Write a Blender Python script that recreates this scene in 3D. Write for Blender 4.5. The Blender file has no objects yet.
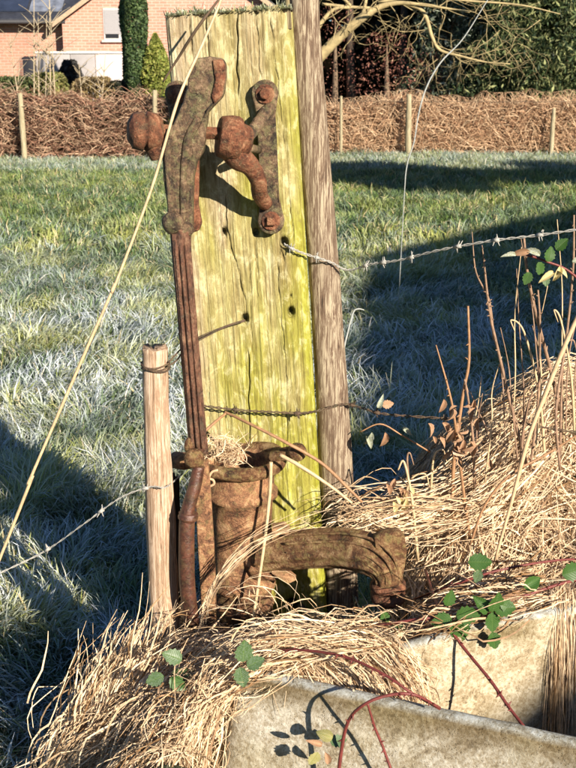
import bpy, bmesh, math, random
import numpy as np
from mathutils import Vector, Matrix
random.seed(7); rng = np.random.default_rng(11)
sc = bpy.context.scene
COL = sc.collection
R = math.radians
# ---------------------------------------------------------------- camera
FPX = 1092.0; PITCH = R(15.3); CAMZ = 1.4
cam = bpy.data.cameras.new('camera'); camo = bpy.data.objects.new('camera', cam); COL.objects.link(camo)
camo.location = (0, 0, CAMZ); camo.rotation_euler = (R(90) - PITCH, 0, 0)
cam.sensor_fit = 'VERTICAL'; cam.sensor_height = 36; cam.sensor_width = 27
cam.lens = 36 * FPX / 768; cam.clip_end = 3000; cam.clip_start = 0.02
cam.dof.use_dof = True; cam.dof.focus_distance = 2.75; cam.dof.aperture_fstop = 16
sc.camera = camo
# ---------------------------------------------------------------- light
SUN_AZ = R(33); SUN_EL = R(22)
SUNV = Vector((math.sin(SUN_AZ) * math.cos(SUN_EL), -math.cos(SUN_AZ) * math.cos(SUN_EL), math.sin(SUN_EL)))
w = bpy.data.worlds.new('World'); sc.world = w; w.use_nodes = True
nt = w.node_tree; bg = nt.nodes['Background']
sky = nt.nodes.new('ShaderNodeTexSky'); sky.sky_type = 'NISHITA'; sky.sun_disc = False
sky.sun_elevation = SUN_EL; sky.sun_rotation = math.atan2(SUNV.x, SUNV.y); sky.air_density = 1.1; sky.dust_density = 0.4; sky.ozone_density = 6.0
nt.links.new(sky.outputs[0], bg.inputs[0]); bg.inputs[1].default_value = 0.05
sl = bpy.data.lights.new('sun', 'SUN'); sl.energy = 5.0; sl.angle = R(0.55); sl.color = (1.0, 0.885, 0.73)
so = bpy.data.objects.new('sun', sl); COL.objects.link(so); so.location = SUNV * 60
so.rotation_euler = (-SUNV).to_track_quat('-Z', 'Y').to_euler()
sc.view_settings.view_transform = 'Standard'; sc.view_settings.look = 'None'
sc.view_settings.exposure = 1.0; sc.view_settings.gamma = 1.0
# ---------------------------------------------------------------- helpers
SP, CP = math.sin(PITCH), math.cos(PITCH)
def P(px, py, Y):                       # a point of the place seen at that spot, Y metres in front
    cx = (px - 288) / FPX; cy = -(py - 384) / FPX
    d = Vector((cx, CP + SP * cy, -SP + CP * cy)); t = Y / d.y
    return Vector((0, 0, CAMZ)) + d * t
def M_(px, py, Y):                      # metres per pixel there
    cy = -(py - 384) / FPX
    return Y / (CP + SP * cy) / FPX
def G(px, py, z=-0.3):
    cx = (px - 288) / FPX; cy = -(py - 384) / FPX
    d = Vector((cx, CP + SP * cy, -SP + CP * cy)); t = (z - CAMZ) / d.z
    return Vector((0, 0, CAMZ)) + d * t
def mesh_obj(name, me, mat=None, parent=None):
    o = bpy.data.objects.new(name, me); COL.objects.link(o)
    if mat: me.materials.append(mat)
    if parent: o.parent = parent
    return o
def tag(o, label=None, cat=None, group=None, kind=None):
    if label: o['label'] = label
    if cat: o['category'] = cat
    if group: o['group'] = group
    if kind: o['kind'] = kind
    return o
def empty(name, loc=(0, 0, 0)):
    o = bpy.data.objects.new(name, None); COL.objects.link(o); o.location = loc; o.empty_display_size = .1
    return o
def from_arrays(name, V, F, cols=None, smooth=False):
    """V (n,3); F (m,k) one face size, or list of such arrays"""
    me = bpy.data.meshes.new(name)
    Fs = F if isinstance(F, list) else [F]
    me.vertices.add(len(V)); me.vertices.foreach_set('co', np.ascontiguousarray(V, dtype=np.float32).ravel())
    loops = np.concatenate([f.ravel() for f in Fs]).astype(np.int32)
    tot = np.concatenate([np.full(len(f), f.shape[1], dtype=np.int32) for f in Fs])
    st = np.concatenate([[0], np.cumsum(tot)[:-1]]).astype(np.int32)
    me.loops.add(len(loops)); me.loops.foreach_set('vertex_index', loops)
    me.polygons.add(len(tot)); me.polygons.foreach_set('loop_start', st)
    try: me.polygons.foreach_set('loop_total', tot)
    except Exception: pass
    me.update(calc_edges=True)
    if smooth: me.polygons.foreach_set('use_smooth', np.ones(len(tot), dtype=bool))
    if cols is not None:
        a = me.color_attributes.new('Col', 'FLOAT_COLOR', 'POINT')
        c = np.ones((len(V), 4), dtype=np.float32); c[:, :3] = cols
        a.data.foreach_set('color', c.ravel())
    me.validate(); me.update()
    return me
def ribbons(name, C, wid, side, cols, taper=None):
    """C (N,K,3) centre lines, wid (N,), side (N,3) ; cols (N,3) or (N,K,3)"""
    N, K, _ = C.shape
    if taper is None: taper = np.array([.8, 1, .9, .7, .5, .35, .2])[:K] if K <= 7 else np.linspace(1, .3, K)
    taper = np.interp(np.linspace(0, 1, K), np.linspace(0, 1, len(taper)), taper)
    off = side[:, None, :] * (wid[:, None] * taper[None, :] * .5)[:, :, None]
    V = np.stack([C - off, C + off], axis=2).reshape(N * K * 2, 3)
    b = (np.arange(N) * K * 2)[:, None] + (np.arange(K - 1) * 2)[None, :]
    F = np.stack([b, b + 1, b + 3, b + 2], axis=-1).reshape(-1, 4)
    if cols.ndim == 2: cols = np.repeat(cols[:, None, :], K, axis=1)
    cc = np.repeat(cols[:, :, None, :], 2, axis=2).reshape(-1, 3)
    return from_arrays(name, V, F, cc)
def prisms(name, C, rad, cols, sides=3, taper=(1, .25)):
    """C (N,K,3): thin round twigs"""
    N, K, _ = C.shape
    T = np.gradient(C, axis=1); T /= np.linalg.norm(T, axis=2, keepdims=True) + 1e-9
    up = np.array([.13, .21, .97]); A = np.cross(T, up); A /= np.linalg.norm(A, axis=2, keepdims=True) + 1e-9
    B = np.cross(T, A); tp = np.linspace(taper[0], taper[1], K)
    rr = (rad[:, None] * tp[None, :])[:, :, None]
    rings = [C + (A * math.cos(2 * math.pi * s / sides) + B * math.sin(2 * math.pi * s / sides)) * rr for s in range(sides)]
    V = np.stack(rings, axis=2).reshape(-1, 3)
    base = (np.arange(N) * K * sides)[:, None, None] + (np.arange(K - 1) * sides)[None, :, None]
    s = np.arange(sides)[None, None, :]; s2 = (s + 1) % sides
    F = np.stack([base + s, base + s2, base + sides + s2, base + sides + s], axis=-1).reshape(-1, 4)
    if cols.ndim == 2: cols = np.repeat(cols[:, None, :], K, axis=1)
    cc = np.repeat(cols[:, :, None, :], sides, axis=2).reshape(-1, 3)
    return from_arrays(name, V, F, cc, smooth=True)
def catmull(pts, n):
    pts = [np.array(p, dtype=float) for p in pts]
    p = [2 * pts[0] - pts[1]] + pts + [2 * pts[-1] - pts[-2]]
    out = []
    for i in range(1, len(p) - 2):
        for j in range(n):
            t = j / n
            out.append(.5 * ((2 * p[i]) + (-p[i-1] + p[i+1]) * t + (2*p[i-1] - 5*p[i] + 4*p[i+1] - p[i+2]) * t*t + (-p[i-1] + 3*p[i] - 3*p[i+1] + p[i+2]) * t**3))
    out.append(pts[-1]); return np.array(out)
class MB:
    """collects shapes, ends as ONE mesh"""
    def __init__(s): s.bm = bmesh.new()
    def tube(s, pts, sides=12, n=6, flute=0, fl_n=8, cap=True, flat=1.0, flatdir=None, rough=0.0):
        """pts: list of (x,y,z,r)"""
        A = catmull(pts, n) if n > 1 else np.array(pts, dtype=float)
        C = A[:, :3]; r = A[:, 3]
        T = np.gradient(C, axis=0); T /= np.linalg.norm(T, axis=1, keepdims=True) + 1e-12
        u = Vector(flatdir) if flatdir else Vector((0.02, -1, 0.03))
        rings = []
        for i in range(len(C)):
            t = Vector(T[i]); a = (u - t * u.dot(t))
            if a.length < 1e-4: a = Vector((1, 0, 0)) - t * t.x
            a.normalize(); b = t.cross(a)
            ring = []
            for k in range(sides):
                th = 2 * math.pi * k / sides; rr = r[i] * (1 + flute * math.cos(fl_n * th)) * (1 + rough * random.uniform(-1, 1))
                ring.append(s.bm.verts.new(Vector(C[i]) + a * math.cos(th) * rr * flat + b * math.sin(th) * rr))
            rings.append(ring)
        for i in range(len(rings) - 1):
            for k in range(sides):
                f = s.bm.faces.new((rings[i][k], rings[i][(k+1) % sides], rings[i+1][(k+1) % sides], rings[i+1][k])); f.smooth = True
        if cap:
            s.bm.faces.new(list(reversed(rings[0]))); s.bm.faces.new(rings[-1])
        return s
    def lathe(s, c, axis, prof, sides=32, rough=0.0, cap0=True, cap1=True):
        """prof: list of (t along axis, r)"""
        c = Vector(c); ax = Vector(axis).normalized(); a = ax.orthogonal().normalized(); b = ax.cross(a)
        rings = []
        for (t, r) in prof:
            rings.append([s.bm.verts.new(c + ax * t + (a * math.cos(2*math.pi*k/sides) + b * math.sin(2*math.pi*k/sides)) * r * (1 + rough * random.uniform(-1, 1))) for k in range(sides)])
        for i in range(len(rings) - 1):
            for k in range(sides):
                f = s.bm.faces.new((rings[i][k], rings[i][(k+1) % sides], rings[i+1][(k+1) % sides], rings[i+1][k])); f.smooth = True
        if cap0: s.bm.faces.new(list(reversed(rings[0])))
        if cap1: s.bm.faces.new(rings[-1])
        return s
    def ball(s, c, r, sc_=(1, 1, 1), sub=3):
        m = Matrix.Translation(Vector(c)) @ Matrix.Diagonal((sc_[0], sc_[1], sc_[2], 1))
        g = bmesh.ops.create_icosphere(s.bm, subdivisions=sub, radius=r, matrix=m)
        for v in g['verts']:
            for f in v.link_faces: f.smooth = True
        return s
    def slab(s, pts, t, nseg=0):
        """pts: outline (x,y,z) in order, thickened by vector t"""
        t = Vector(t)
        a = [s.bm.verts.new(Vector(p)) for p in pts]; b = [s.bm.verts.new(Vector(p) + t) for p in pts]
        s.bm.faces.new(a); s.bm.faces.new(list(reversed(b)))
        for i in range(len(a)):
            j = (i + 1) % len(a); s.bm.faces.new((a[j], a[i], b[i], b[j]))
        return s
    def box(s, x0, x1, y0, y1, z0, z1):
        return s.slab([(x0, y0, z0), (x1, y0, z0), (x1, y0, z1), (x0, y0, z1)], (0, y1 - y0, 0))
    def build(s, name, mat, parent=None, bevel=0, disp=0, sub=0, dscale=.03):
        bmesh.ops.recalc_face_normals(s.bm, faces=s.bm.faces)
        me = bpy.data.meshes.new(name); s.bm.to_mesh(me); s.bm.free()
        o = mesh_obj(name, me, mat, parent)
        if bevel:
            m = o.modifiers.new('bevel', 'BEVEL'); m.width = bevel; m.segments = 3; m.limit_method = 'ANGLE'; m.angle_limit = R(35)
            for p in me.polygons: p.use_smooth = True
        if sub:
            m = o.modifiers.new('sub', 'SUBSURF'); m.subdivision_type = 'SIMPLE'; m.levels = sub; m.render_levels = sub
        if disp:
            tx = bpy.data.textures.new('pits', 'CLOUDS'); tx.noise_scale = dscale; tx.noise_depth = 3
            m = o.modifiers.new('disp', 'DISPLACE'); m.texture = tx; m.strength = disp; m.mid_level = .5; m.texture_coords = 'GLOBAL'
        return o
def PX(px, py, Y, r): p = P(px, py, Y); return (p.x, p.y, p.z, r * M_(px, py, Y))
# ---------------------------------------------------------------- value noise
_perm = rng.random((256, 256))
def vnoise(x, y):
    x = np.asarray(x, float); y = np.asarray(y, float)
    xi = np.floor(x).astype(int); yi = np.floor(y).astype(int); fx = x - xi; fy = y - yi
    fx = fx*fx*(3-2*fx); fy = fy*fy*(3-2*fy); g = lambda a, b: _perm[a % 256, b % 256]
    return (g(xi, yi)*(1-fx)+g(xi+1, yi)*fx)*(1-fy) + (g(xi, yi+1)*(1-fx)+g(xi+1, yi+1)*fx)*fy
def fbm(x, y, o=3):
    s = 0; a = .5
    for i in range(o): s = s + a * vnoise(x * 2**i + 17*i, y * 2**i + 5*i); a *= .5
    return s / (1 - .5**o)
# ---------------------------------------------------------------- materials
def new_mat(name):
    m = bpy.data.materials.new(name); m.use_nodes = True; n = m.node_tree
    b = n.nodes['Principled BSDF']; return m, n, b
def N(n, t, **kw):
    x = n.nodes.new(t)
    for k, v in kw.items(): setattr(x, k, v)
    return x
def ramp(n, src, stops):
    r = N(n, 'ShaderNodeValToRGB'); e = r.color_ramp.elements
    while len(e) < len(stops): e.new(.5)
    for i, (p, c) in enumerate(stops): e[i].position = p; e[i].color = (*c, 1)
    n.links.new(src, r.inputs[0]); return r.outputs[0]
def coord(n, scale=(1, 1, 1), kind='Object'):
    tc = N(n, 'ShaderNodeTexCoord'); mp = N(n, 'ShaderNodeMapping'); mp.inputs['Scale'].default_value = scale
    n.links.new(tc.outputs[kind], mp.inputs[0]); return mp.outputs[0]
def noise(n, vec, scale, detail=6, rough=.6, dist=0):
    x = N(n, 'ShaderNodeTexNoise'); x.inputs['Scale'].default_value = scale; x.inputs['Detail'].default_value = detail
    x.inputs['Roughness'].default_value = rough; x.inputs['Distortion'].default_value = dist
    if vec: n.links.new(vec, x.inputs['Vector'])
    return x.outputs[0]
def mix(n, f, a, b, mode='MIX'):
    x = N(n, 'ShaderNodeMix', data_type='RGBA', blend_type=mode)
    for s, v in ((x.inputs[0], f), (x.inputs[6], a), (x.inputs[7], b)):
        if hasattr(v, 'is_linked') or isinstance(v, bpy.types.NodeSocket): n.links.new(v, s)
        elif isinstance(v, (int, float)): s.default_value = v
        else: s.default_value = (*v, 1)
    return x.outputs[2]
def math_(n, op, a, b=None, clamp=False):
    x = N(n, 'ShaderNodeMath', operation=op, use_clamp=clamp)
    for s, v in ((x.inputs[0], a), (x.inputs[1], b)):
        if v is None: continue
        if isinstance(v, bpy.types.NodeSocket): n.links.new(v, s)
        else: s.default_value = v
    return x.outputs[0]
def bump(n, b, h, strength=.5, dist=.003):
    x = N(n, 'ShaderNodeBump'); x.inputs['Strength'].default_value = strength; x.inputs['Distance'].default_value = dist
    n.links.new(h, x.inputs['Height']); n.links.new(x.outputs[0], b.inputs['Normal'])
def m_rust(name, stops, lichen=.25, lcol=(.28, .27, .12), rough=.62, spec=.35):
    m, n, b = new_mat(name); v = coord(n)
    a = noise(n, v, 26, 9, .68, .6); f = noise(n, v, 190, 6, .7)
    k = math_(n, 'ADD', math_(n, 'MULTIPLY', a, .72), math_(n, 'MULTIPLY', f, .28))
    c = ramp(n, k, [(.5 + (p - .5) * .5, c_) for p, c_ in stops])
    s = noise(n, v, 420, 3, .6); c = mix(n, math_(n, 'MULTIPLY', ramp(n, s, [(.3, (1, 1, 1)), (.42, (0, 0, 0))]), .6), c, (.02, .012, .008))
    ge = N(n, 'ShaderNodeNewGeometry'); c = mix(n, math_(n, 'MULTIPLY', ramp(n, ge.outputs['Pointiness'], [(.55, (0, 0, 0)), (.65, (1, 1, 1))]), .3), c, tuple(min(1, q_ * 1.25) for q_ in stops[-1][1]))  # raised edges lightened: edge wear plus painted highlights
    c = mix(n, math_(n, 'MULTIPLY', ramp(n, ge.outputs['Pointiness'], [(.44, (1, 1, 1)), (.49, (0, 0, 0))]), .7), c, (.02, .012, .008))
    l = noise(n, v, 55, 8, .72, .4); lm = ramp(n, l, [(.50, (0, 0, 0)), (.58, (1, 1, 1))])
    c = mix(n, math_(n, 'MULTIPLY', lm, lichen), c, lcol)
    l2 = noise(n, v, 150, 5, .7); c = mix(n, math_(n, 'MULTIPLY', ramp(n, l2, [(.60, (0, 0, 0)), (.66, (1, 1, 1))]), lichen), c, (.5, .44, .26))
    n.links.new(c, b.inputs['Base Color']); b.inputs['Roughness'].default_value = rough
    b.inputs['Specular IOR Level'].default_value = spec
    bump(n, b, math_(n, 'ADD', f, math_(n, 'MULTIPLY', a, 1.5)), 1.0 if rough > .4 else .35, .005); return m
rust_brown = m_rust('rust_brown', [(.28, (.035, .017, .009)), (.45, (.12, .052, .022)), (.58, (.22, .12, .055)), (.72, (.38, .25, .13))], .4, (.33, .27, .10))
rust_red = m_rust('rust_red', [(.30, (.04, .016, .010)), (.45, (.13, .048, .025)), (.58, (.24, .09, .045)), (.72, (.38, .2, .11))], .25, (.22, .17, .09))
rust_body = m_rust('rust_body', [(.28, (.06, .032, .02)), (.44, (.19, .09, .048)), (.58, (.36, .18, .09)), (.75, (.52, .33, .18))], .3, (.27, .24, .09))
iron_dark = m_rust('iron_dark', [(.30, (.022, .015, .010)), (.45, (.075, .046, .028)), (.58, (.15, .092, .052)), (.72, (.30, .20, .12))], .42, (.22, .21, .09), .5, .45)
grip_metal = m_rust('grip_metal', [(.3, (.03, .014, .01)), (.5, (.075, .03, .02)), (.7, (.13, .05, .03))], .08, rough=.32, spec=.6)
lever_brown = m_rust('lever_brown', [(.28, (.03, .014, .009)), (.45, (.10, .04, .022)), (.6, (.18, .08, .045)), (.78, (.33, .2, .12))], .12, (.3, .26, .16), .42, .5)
wire_rust = m_rust('wire_rust', [(.3, (.04, .03, .025)), (.6, (.14, .09, .06))], .2)
def m_attr(name, rough=.7, trans=.25, nz=0, spec=.3, sheen=0):
    m, n, b = new_mat(name); a = N(n, 'ShaderNodeAttribute', attribute_name='Col'); c = a.outputs[0]
    if nz:
        q = noise(n, coord(n), nz, 5, .65); c = mix(n, 1.0, c, ramp(n, q, [(.3, (.45, .45, .45)), (.7, (1.35, 1.35, 1.35))]), 'MULTIPLY')
    n.links.new(c, b.inputs['Base Color']); b.inputs['Roughness'].default_value = rough; b.inputs['Specular IOR Level'].default_value = spec
    if trans:
        t = N(n, 'ShaderNodeBsdfTranslucent'); n.links.new(c, t.inputs[0]); ms = N(n, 'ShaderNodeMixShader'); ms.inputs[0].default_value = trans
        n.links.new(b.outputs[0], ms.inputs[1]); n.links.new(t.outputs[0], ms.inputs[2]); n.links.new(ms.outputs[0], n.nodes['Material Output'].inputs[0])
    return m
blade_mat = m_attr('blade', .55, .22); straw_mat = m_attr('straw', .5, .12, 60); twig_mat = m_attr('twig', .75, 0, 40); leaf_far = m_attr('foliage', .6, .2)
def m_ground():
    m, n, b = new_mat('ground'); v = coord(n)
    c = ramp(n, noise(n, v, 9, 9, .7), [(.3, (.015, .02, .008)), (.5, (.045, .07, .025)), (.7, (.10, .14, .07))])
    n.links.new(c, b.inputs['Base Color']); b.inputs['Roughness'].default_value = .95
    bump(n, b, noise(n, v, 60, 6), .8, .02); return m
def m_board():
    m, n, b = new_mat('weathered_board'); at = N(n, 'ShaderNodeAttribute', attribute_name='Col')
    v = coord(n, (60, 60, 3.0)); g = noise(n, v, 1, 10, .72, .7); v2 = coord(n, (240, 240, 9)); g2 = noise(n, v2, 1, 6, .65, .3)
    blot = noise(n, coord(n, (1, 1, .45)), 38, 8, .72, .8); fine = noise(n, coord(n), 330, 5, .7)
    k = math_(n, 'ADD', math_(n, 'ADD', math_(n, 'MULTIPLY', g, .42), math_(n, 'MULTIPLY', g2, .18)), math_(n, 'MULTIPLY', blot, .4))
    c = mix(n, 1.0, at.outputs[0], ramp(n, k, [(.36, (.30, .25, .20)), (.44, (.68, .62, .54)), (.52, (.98, .96, .94)), (.62, (1.6, 1.6, 1.65))]), 'MULTIPLY')
    c = mix(n, math_(n, 'MULTIPLY', ramp(n, blot, [(.52, (0, 0, 0)), (.60, (1, 1, 1))]), .5), c, (.60, .56, .34))
    b3 = noise(n, coord(n, (1, 1, .6)), 90, 6, .75, .5); c = mix(n, math_(n, 'MULTIPLY', ramp(n, b3, [(.38, (1, 1, 1)), (.45, (0, 0, 0))]), .5), c, (.24, .2, .07))
    sp = ramp(n, g2, [(.27, (1, 1, 1)), (.36, (0, 0, 0))]); c = mix(n, math_(n, 'MULTIPLY', sp, .75), c, (.09, .065, .03))
    sp2 = ramp(n, fine, [(.3, (1, 1, 1)), (.38, (0, 0, 0))]); c = mix(n, math_(n, 'MULTIPLY', sp2, .5), c, (.12, .09, .04))
    n.links.new(c, b.inputs['Base Color']); b.inputs['Roughness'].default_value = .8; b.inputs['Specular IOR Level'].default_value = .2
    bump(n, b, math_(n, 'ADD', math_(n, 'ADD', g, g2), math_(n, 'MULTIPLY', fine, .5)), 1.0, .004); return m
def m_post(name, dark, mid, light, amt=.5, sc_=1.0):
    m, n, b = new_mat(name); v = coord(n, (70 * sc_, 70 * sc_, 9 * sc_)); g = noise(n, v, 1, 10, .78, .9); g2 = noise(n, coord(n, (260, 260, 5)), 1, 6, .7, .4)
    k = math_(n, 'ADD', math_(n, 'MULTIPLY', g, .55), math_(n, 'MULTIPLY', g2, .45))
    c = ramp(n, k, [(.36, dark), (.46, mid), (amt - .02, mid), (amt + .06, light), (.85, tuple(q * .8 for q in light))])
    n.links.new(c, b.inputs['Base Color']); b.inputs['Roughness'].default_value = .8; b.inputs['Specular IOR Level'].default_value = .2
    bump(n, b, k, 1.0, .005); return m
def m_concrete(name='old_concrete'):
    m, n, b = new_mat(name); v = coord(n); at = N(n, 'ShaderNodeAttribute', attribute_name='Col')
    a = noise(n, v, 14, 10, .75, .8); f = noise(n, v, 120, 7, .7); vo = N(n, 'ShaderNodeTexVoronoi'); vo.inputs['Scale'].default_value = 210; n.links.new(v, vo.inputs['Vector'])
    k = math_(n, 'ADD', math_(n, 'MULTIPLY', a, .5), math_(n, 'MULTIPLY', f, .5))
    c = ramp(n, k, [(.36, (.13, .10, .065)), (.46, (.30, .25, .17)), (.54, (.43, .39, .31)), (.64, (.61, .58, .50))])
    l = noise(n, v, 24, 8, .75, .5); c = mix(n, math_(n, 'MULTIPLY', ramp(n, l, [(.52, (0, 0, 0)), (.62, (1, 1, 1))]), .45), c, (.74, .7, .6))
    pit = ramp(n, vo.outputs['Distance'], [(.12, (1, 1, 1)), (.26, (0, 0, 0))]); pm = math_(n, 'MULTIPLY', pit, ramp(n, noise(n, v, 45, 3), [(.5, (0, 0, 0)), (.6, (1, 1, 1))]))
    c = mix(n, math_(n, 'MULTIPLY', pm, .6), c, (.1, .08, .05))
    c = mix(n, 1.0, c, at.outputs[0], 'MULTIPLY')
    n.links.new(c, b.inputs['Base Color']); b.inputs['Roughness'].default_value = .9; b.inputs['Specular IOR Level'].default_value = .2
    bump(n, b, math_(n, 'SUBTRACT', math_(n, 'ADD', f, a), pm), .9, .003); return m
def m_leaf(name, c0, c1, frost=0.0, vein=(.2, .3, .08)):
    m, n, b = new_mat(name); tc = N(n, 'ShaderNodeTexCoord'); sep = N(n, 'ShaderNodeSeparateXYZ'); n.links.new(tc.outputs['Object'], sep.inputs[0])
    ax = math_(n, 'ABSOLUTE', sep.outputs[0]); q = math_(n, 'SUBTRACT', math_(n, 'MULTIPLY', sep.outputs[1], 9.0), math_(n, 'MULTIPLY', ax, 8.0))
    wv = math_(n, 'ABSOLUTE', math_(n, 'SUBTRACT', math_(n, 'FRACT', q), .5)); vm = ramp(n, wv, [(.0, (1, 1, 1)), (.12, (0, 0, 0))])
    mid = ramp(n, ax, [(.0, (1, 1, 1)), (.025, (0, 0, 0))]); vv = math_(n, 'MAXIMUM', vm, mid)
    c = mix(n, noise(n, tc.outputs['Object'], 4, 5, .6), c0, c1); c = mix(n, math_(n, 'MULTIPLY', vv, .45), c, vein)
    if frost: c = mix(n, math_(n, 'MULTIPLY', ramp(n, noise(n, tc.outputs['Object'], 12, 6, .7), [(.4, (0, 0, 0)), (.6, (1, 1, 1))]), frost), c, (.6, .66, .7))
    n.links.new(c, b.inputs['Base Color']); b.inputs['Roughness'].default_value = .45; b.inputs['Specular IOR Level'].default_value = .4
    bump(n, b, math_(n, 'SUBTRACT', 1.0, vv), .5, .002); return m
def m_plain(name, col, rough=.7, var=.25, scale=20):
    m, n, b = new_mat(name); q = noise(n, coord(n), scale, 6, .65)
    c = mix(n, 1.0, col, ramp(n, q, [(.3, (1 - var,) * 3), (.7, (1 + var,) * 3)]), 'MULTIPLY')
    n.links.new(c, b.inputs['Base Color']); b.inputs['Roughness'].default_value = rough; bump(n, b, q, .3, .005); return m
def m_brick(name, c1, c2, mortar):
    m, n, b = new_mat(name); tc = N(n, 'ShaderNodeTexCoord'); sep = N(n, 'ShaderNodeSeparateXYZ'); n.links.new(tc.outputs['Object'], sep.inputs[0])
    cb = N(n, 'ShaderNodeCombineXYZ'); n.links.new(sep.outputs[0], cb.inputs[0]); n.links.new(sep.outputs[2], cb.inputs[1])
    br = N(n, 'ShaderNodeTexBrick'); n.links.new(cb.outputs[0], br.inputs['Vector']); br.inputs['Scale'].default_value = 1
    br.inputs['Brick Width'].default_value = .23; br.inputs['Row Height'].default_value = .085; br.inputs['Mortar Size'].default_value = .013
    br.inputs['Color1'].default_value = (*c1, 1); br.inputs['Color2'].default_value = (*c2, 1); br.inputs['Mortar'].default_value = (*mortar, 1)
    c = mix(n, .35, br.outputs[0], ramp(n, noise(n, tc.outputs['Object'], 1.3, 5), [(.3, (.35, .17, .13)), (.7, (.62, .38, .29))]))
    n.links.new(c, b.inputs['Base Color']); b.inputs['Roughness'].default_value = .9
    bump(n, b, math_(n, 'SUBTRACT', 1.0, br.outputs['Fac']), .8, .01); return m
# ---------------------------------------------------------------- ground
def gz(x, y):
    x = np.asarray(x, float); y = np.asarray(y, float)
    def ga(cx, cy, h, sx, sy, a=0):
        dx = x - cx; dy = y - cy; c, s_ = math.cos(a), math.sin(a); u = dx*c + dy*s_; v = -dx*s_ + dy*c
        return h * np.exp(-.5 * ((u/sx)**2 + (v/sy)**2))
    z = -.3 + np.maximum(ga(-.03, 2.68, .29, .26, .17), ga(-.27, 2.26, .36, .2, .14, R(-35)))
    top = np.interp(x - .17 * np.clip((2.68 - y) / .25, 0, 1), [.18, .24, .33, .46, .6, .83, 1.2, 1.6, 2.4], [0, .20, .40, .58, .68, .78, .84, .7, 0])
    d = y - (2.12 + .34 * x)
    z = z + ga(-.9, 3.05, -.25, .45, .65) + 0 * z; z = np.maximum(z, -.3 + ga(-.27, 1.93, .34, .15, .2))  # dip and near mound added so the left grass falls in shade
    z = np.where((x < -.45) & (y > 2.2), np.minimum(z, -.3 + ga(-.27, 2.26, .36, .2, .14, R(-35)) + ga(-.9, 3.05, -.25, .45, .65) + 0 * z), z)
    z = np.maximum(z, -.3 + top * np.interp(d, [-.02, 0, .25, .48, .65, .85, 1.1, 1.4], [0, .55, .62, .86, 1, 1, .8, 0]))
    near = np.clip((9 - y) / 6, 0, 1)
    z = z + (fbm(x * 1.6 + 40, y * 1.6 + 40, 3) - .5) * .13 * near + (fbm(x * 5 + 9, y * 5, 2) - .5) * .05 * near
    return z
xs = np.concatenate([np.linspace(-900, -14, 12), np.linspace(-12, -2.6, 30), np.linspace(-2.5, 2.5, 130), np.linspace(2.6, 12, 30), np.linspace(14, 900, 12)])
ys = np.concatenate([np.linspace(-900, -12, 10), np.linspace(-10, .9, 20), np.linspace(1, 5, 110), np.linspace(5.1, 14, 60), np.linspace(15, 60, 30), np.linspace(80, 1500, 10)])
X, Yg = np.meshgrid(xs, ys); V = np.stack([X.ravel(), Yg.ravel(), gz(X.ravel(), Yg.ravel())], 1)
nx = len(xs); ii = (np.arange(len(ys)-1)[:, None] * nx + np.arange(nx-1)[None, :]).ravel()
ground = mesh_obj('field', from_arrays('field', V, np.stack([ii, ii+1, ii+1+nx, ii+nx], 1), smooth=True), m_ground()); ground['kind'] = 'structure'

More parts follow.
